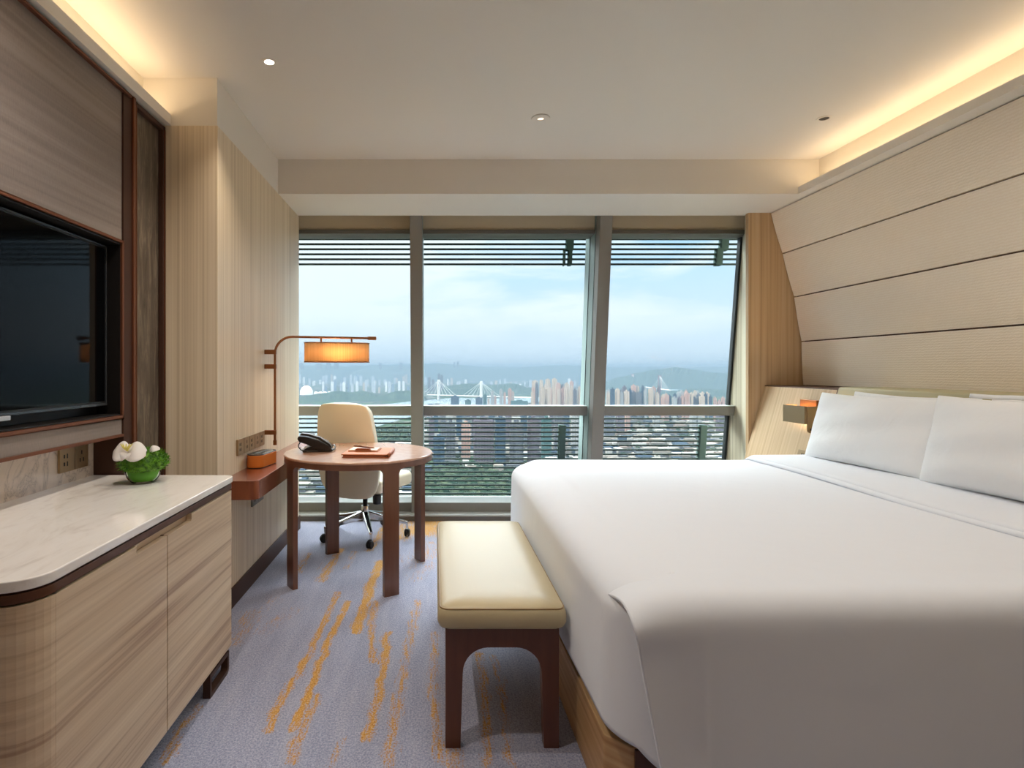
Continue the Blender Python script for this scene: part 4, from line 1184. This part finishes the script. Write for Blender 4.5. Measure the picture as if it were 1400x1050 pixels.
def road(pts, w_, m_=asphalt):
    P = [Vector((*gp(*p), 0)) for p in pts]; mb = MB(); prev = None
    for i, p in enumerate(P):
        t = (P[min(i+1,len(P)-1)]-P[max(i-1,0)]).normalized(); n_ = Vector((-t.y,t.x,0))*w_/2
        cur = [mb.bm.verts.new((q.x,q.y,GZ+z)) for q, z in ((p-n_,1.2),(p+n_,1.2))]
        if prev: mb.bm.faces.new([prev[0],prev[1],cur[1],cur[0]])
        prev = cur
    return struct(mb.build('road', m_, smooth=False))
road([(395,640),(450,650),(520,668),(600,690)], 36); road([(395,622),(470,628),(560,640),(640,643),(760,646),(900,640)], 26)
road([(575,652),(640,655),(700,650),(800,652)], 18, paving); road([(900,610),(960,604),(1010,598)], 22, paving); road([(830,618),(900,612),(1000,622)], 16)
road([(395,668),(470,676),(560,692)], 50, paving); road([(640,678),(700,668),(760,660)], 16)
pl_ = gpoly('plaza', [(380,644),(380,664),(480,668),(500,655),(450,648)], paving, .8).build('plaza', paving, smooth=False); struct(pl_)
# wooded hills
m, nt, b = newmat('forest'); forest = m
nt.links.new(ramp(nt, noise(nt, coords(nt), .02, 5, .7), [(.35, sr(62,90,84)), (.65, sr(108,134,116))]), b.inputs['Base Color']); b.inputs['Roughness'].default_value = .95
def ridge(d, pts, thick, seed, m_=forest, jag=.06):
    """wooded ridge at distance d; pts = (picture column, crest row)"""
    rr = random.Random(seed); P = []
    n = 90
    for k in range(n+1):
        px = pts[0][0]+(pts[-1][0]-pts[0][0])*k/n
        for (a, ya), (b2, yb) in zip(pts, pts[1:]):
            if a <= px <= b2: t = (px-a)/(b2-a); t = t*t*(3-2*t); py = ya+(yb-ya)*t; break
        P.append((px, py+rr.uniform(-.5,.5)*(1 if d > 9000 else .6)))
    mb = MB(); rows = []
    for px, py in P:
        x, z = up(px, py, d); hgt = max(4, z-GZ); row = []
        for j in range(9):
            s_ = (j-4)/4; f = (1-abs(s_)**1.6)
            row.append(mb.bm.verts.new((x*(1+s_*thick/d), d+s_*thick, GZ-2+hgt*f*(1+rr.uniform(-jag,jag)*(abs(s_) > .01)))))
        rows.append(row)
    for i in range(len(rows)-1):
        for j in range(8): mb.bm.faces.new([rows[i][j],rows[i+1][j],rows[i+1][j+1],rows[i][j+1]])
    return struct(mb.build('hill', m_, smooth=False))
ridge(13500, [(250,500),(404,500.5),(436,498.5),(470,501),(520,499),(556,498),(600,496.6),(632,498.8),(664,501.5),(700,503),(738,500.2),(770,498.2),(806,500.5),(860,503.5),(920,503),(1000,501),(1150,499)], 1500, 1)
ridge(17500, [(250,502),(560,502),(700,500.8),(760,502.2),(880,501.2),(1000,502.5),(1150,501)], 1500, 9)
ridge(7600, [(820,523),(850,515),(872,509),(900,505),(925,501.8),(950,505),(975,509),(1010,511),(1120,512)], 900, 2)
ridge(4500, [(400,552),(418,541),(440,537),(462,534),(478,536),(496,534),(520,540),(545,534),(575,533),(585,548)], 260, 3)
ridge(5600, [(596,540),(612,527),(640,524),(670,526),(700,524),(730,531),(760,545)], 420, 4)
ridge(5200, [(832,538),(870,534),(900,536),(950,531),(1010,533)], 300, 5)
# low buildings and trees nobody could count
mb = MB()
for k in range(2600):
    zone = rc.random()
    if zone < .22: px, py = rc.uniform(575,1000), rc.uniform(566,650)
    elif zone < .42: px, py = rc.uniform(395,1000), rc.uniform(510,519)
    elif zone < .58: px, py = rc.uniform(395,1000), rc.uniform(517,532)
    elif zone < .72: px, py = rc.uniform(832,1000), rc.uniform(560,640)
    elif zone < .85: px, py = rc.uniform(400,570), rc.uniform(610,680)
    else: px, py = rc.uniform(575,820), rc.uniform(556,575)
    x, y = gp(px, py); w_ = rc.uniform(14,46)*(2.2 if py < 519 else 1); h = rc.uniform(5,22)*(2.8 if py < 519 else 1); d_ = rc.uniform(12,30)
    if any(abs(x-X) < (w_+W)*.5+6 and abs(y-Y) < (d_+D)*.5+6 for X,Y,W,D in FOOT): continue
    mb.box(x-w_/2, x+w_/2, y-d_/2, y+d_/2, GZ, GZ+h)
ALB = .14
m, nt, b = newmat('low_roofs')
g_ = nt.nodes.new('ShaderNodeNewGeometry')
nt.links.new(ramp(nt, g_.outputs['Random Per Island'], [(0, sr(120,124,130)), (.25, sr(196,188,178)), (.45, sr(90,108,128)), (.6, sr(176,160,150)), (.70, sr(240,238,232)), (.9, sr(150,146,140))], 'CONSTANT'), b.inputs['Base Color'])
o = mb.build('low_buildings', m, smooth=False); props(o, 'countless low roofs between the towers of the city below', 'buildings', None, 'stuff')
mb = MB(); tm = Matrix.Identity(4)
for k in range(2600):
    z_ = rc.random()
    if z_ < .45: px, py = rc.uniform(575,760), rc.uniform(640,684)
    elif z_ < .6: px, py = rc.uniform(500,570), rc.uniform(585,650)
    elif z_ < .8: px, py = rc.uniform(832,1000), rc.uniform(585,650)
    else: px, py = rc.uniform(575,1000), rc.uniform(560,640)
    x, y = gp(px, py); r = rc.uniform(5,11)
    if any(abs(x-X) < W*.5+12 and abs(y-Y) < D*.5+12 for X,Y,W,D in FOOT): continue
    base = [mb.bm.verts.new((x+r*math.cos(a*PI/3+k), y+r*math.sin(a*PI/3+k), GZ+r*.5)) for a in range(6)]
    top = [mb.bm.verts.new((x+r*.6*math.cos(a*PI/3+k), y+r*.6*math.sin(a*PI/3+k), GZ+r*1.25)) for a in range(6)]
    bot = [mb.bm.verts.new((x+r*.5*math.cos(a*PI/3+k), y+r*.5*math.sin(a*PI/3+k), GZ)) for a in range(6)]
    for a in range(6):
        c_ = (a+1) % 6; mb.bm.faces.new([bot[a],bot[c_],base[c_],base[a]]); mb.bm.faces.new([base[a],base[c_],top[c_],top[a]])
    mb.bm.faces.new(top)
ALB = .09
m, nt, b = newmat('tree_green'); g_ = nt.nodes.new('ShaderNodeNewGeometry')
nt.links.new(ramp(nt, g_.outputs['Random Per Island'], [(0, sr(48,78,62)), (.5, sr(80,108,84)), (1, sr(126,142,112))]), b.inputs['Base Color']); b.inputs['Roughness'].default_value = .95
o = mb.build('tree_canopy', m, smooth=False); props(o, 'green tree crowns in the parks of the city below', 'trees', None, 'stuff')
for m_ in list(MAT.values())[N_CITY:]:
    bb = m_.node_tree.nodes.get('Principled BSDF')
    if bb and m_ is not water: bb.inputs['Specular IOR Level'].default_value = 0
# haze: a real scattering layer over the plain
m = bpy.data.materials.new('haze_air'); m.use_nodes = True; nt = m.node_tree; nt.nodes.clear()
o_ = nt.nodes.new('ShaderNodeOutputMaterial'); pv = nt.nodes.new('ShaderNodeVolumeScatter')
pv.inputs['Color'].default_value = (.070,.093,.118,1); pv.inputs['Density'].default_value = 1/6400; pv.inputs['Anisotropy'].default_value = 0
ab = nt.nodes.new('ShaderNodeVolumeAbsorption'); ab.inputs['Color'].default_value = (.070,.093,.118,1); ab.inputs['Density'].default_value = 1/6400
av = nt.nodes.new('ShaderNodeAddShader'); nt.links.new(pv.outputs[0], av.inputs[0]); nt.links.new(ab.outputs[0], av.inputs[1])
nt.links.new(av.outputs[0], o_.inputs['Volume'])
hz_ = MB().box(-23000, 23000, 500, 29000, GZ-10, 130).build('haze', m, smooth=False)
props(hz_, 'pale blue haze hanging over the distant city', 'haze', None, 'stuff')
sl = bpy.data.lights.new('sun', 'SUN'); sl.energy = 7; sl.angle = .03; sl.color = (1,.88,.72)
so = bpy.data.objects.new('sun', sl); C.objects.link(so); so.rotation_euler = Vector((.75,.30,-.62)).to_track_quat('-Z','Y').to_euler()

# ------------------------------------------------------------------ camera, world, render
cam = bpy.data.cameras.new('camera'); co = bpy.data.objects.new('camera', cam); C.objects.link(co)
co.location = (0, 0, 1.26); co.rotation_euler = (PI/2, 0, 0)
cam.sensor_width = 36; cam.sensor_fit = 'HORIZONTAL'; cam.lens = 800/1400*36; cam.shift_x = .075; cam.shift_y = -20/1400
cam.clip_end = 60000; cam.clip_start = .02
bpy.context.scene.camera = co

w = bpy.data.worlds.new('sky'); bpy.context.scene.world = w; w.use_nodes = True; nt = w.node_tree; nt.nodes.clear()
out = nt.nodes.new('ShaderNodeOutputWorld'); bg = nt.nodes.new('ShaderNodeBackground'); nt.links.new(bg.outputs[0], out.inputs[0])
tc = nt.nodes.new('ShaderNodeTexCoord'); sep = nt.nodes.new('ShaderNodeSeparateXYZ'); nt.links.new(tc.outputs['Generated'], sep.inputs[0])
Z = sep.outputs['Z']
skyc = ramp(nt, mth(nt,'MULTIPLY', Z, 2.0, clamp=True), [(0, srgb(222,234,246)), (.12, srgb(216,232,248)), (.3, srgb(198,226,250)), (.5, srgb(160,208,246)), (1, srgb(120,180,236))])
mp = nt.nodes.new('ShaderNodeMapping'); mp.inputs['Scale'].default_value = (1.6,1.6,7.5); mp.inputs['Location'].default_value = (.3,.1,.35)
nt.links.new(tc.outputs['Generated'], mp.inputs['Vector'])
cn = noise(nt, mp.outputs['Vector'], 2.0, 9, .58, .35)
# clouds gather to the left and centre of the view, higher up
fac = mth(nt,'MULTIPLY_ADD', sep.outputs['X'], -.45, mth(nt,'ADD', cn, .10))
fac = mth(nt,'MULTIPLY_ADD', Z, .12, fac)
cl = ramp(nt, fac, [(.42, (0,0,0,1)), (.60, (1,1,1,1))])
hz = ramp(nt, Z, [(.03, (0,0,0,1)), (.09, (.75,.75,.75,1)), (.25, (1,1,1,1))])
cf = mth(nt,'MULTIPLY', cl, hz)
c = mixc(nt, mth(nt,'MULTIPLY', cf, .85), skyc, srgb(248,251,253))
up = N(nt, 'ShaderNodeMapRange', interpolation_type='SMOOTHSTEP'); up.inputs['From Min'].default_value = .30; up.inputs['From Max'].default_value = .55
up.inputs['To Min'].default_value = .62; up.inputs['To Max'].default_value = 11  # sky above the view raised far brighter, added to daylight the room
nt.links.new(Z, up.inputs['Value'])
upc = mixc(nt, N(nt,'ShaderNodeMapRange').outputs[0], (1,1,1,1), (1,1,1,1))
s2 = N(nt, 'ShaderNodeMapRange', interpolation_type='SMOOTHSTEP'); s2.inputs['From Min'].default_value = .30; s2.inputs['From Max'].default_value = .55
nt.links.new(Z, s2.inputs['Value'])
c = mixc(nt, s2.outputs[0], c, (.93,.97,1,1))
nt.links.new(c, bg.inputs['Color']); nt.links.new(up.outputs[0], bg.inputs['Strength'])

s = bpy.context.scene
s.view_settings.view_transform = 'Standard'; s.view_settings.look = 'None'; s.view_settings.gamma = 1; s.view_settings.use_curve_mapping = False
s.view_settings.exposure = 1.0
cy = s.cycles
cy.use_denoising = True; cy.max_bounces = 8; cy.diffuse_bounces = 5; cy.glossy_bounces = 3; cy.transmission_bounces = 6; cy.transparent_max_bounces = 12
cy.volume_bounces = 1; cy.sample_clamp_indirect = 6; cy.caustics_reflective = False; cy.caustics_refractive = False
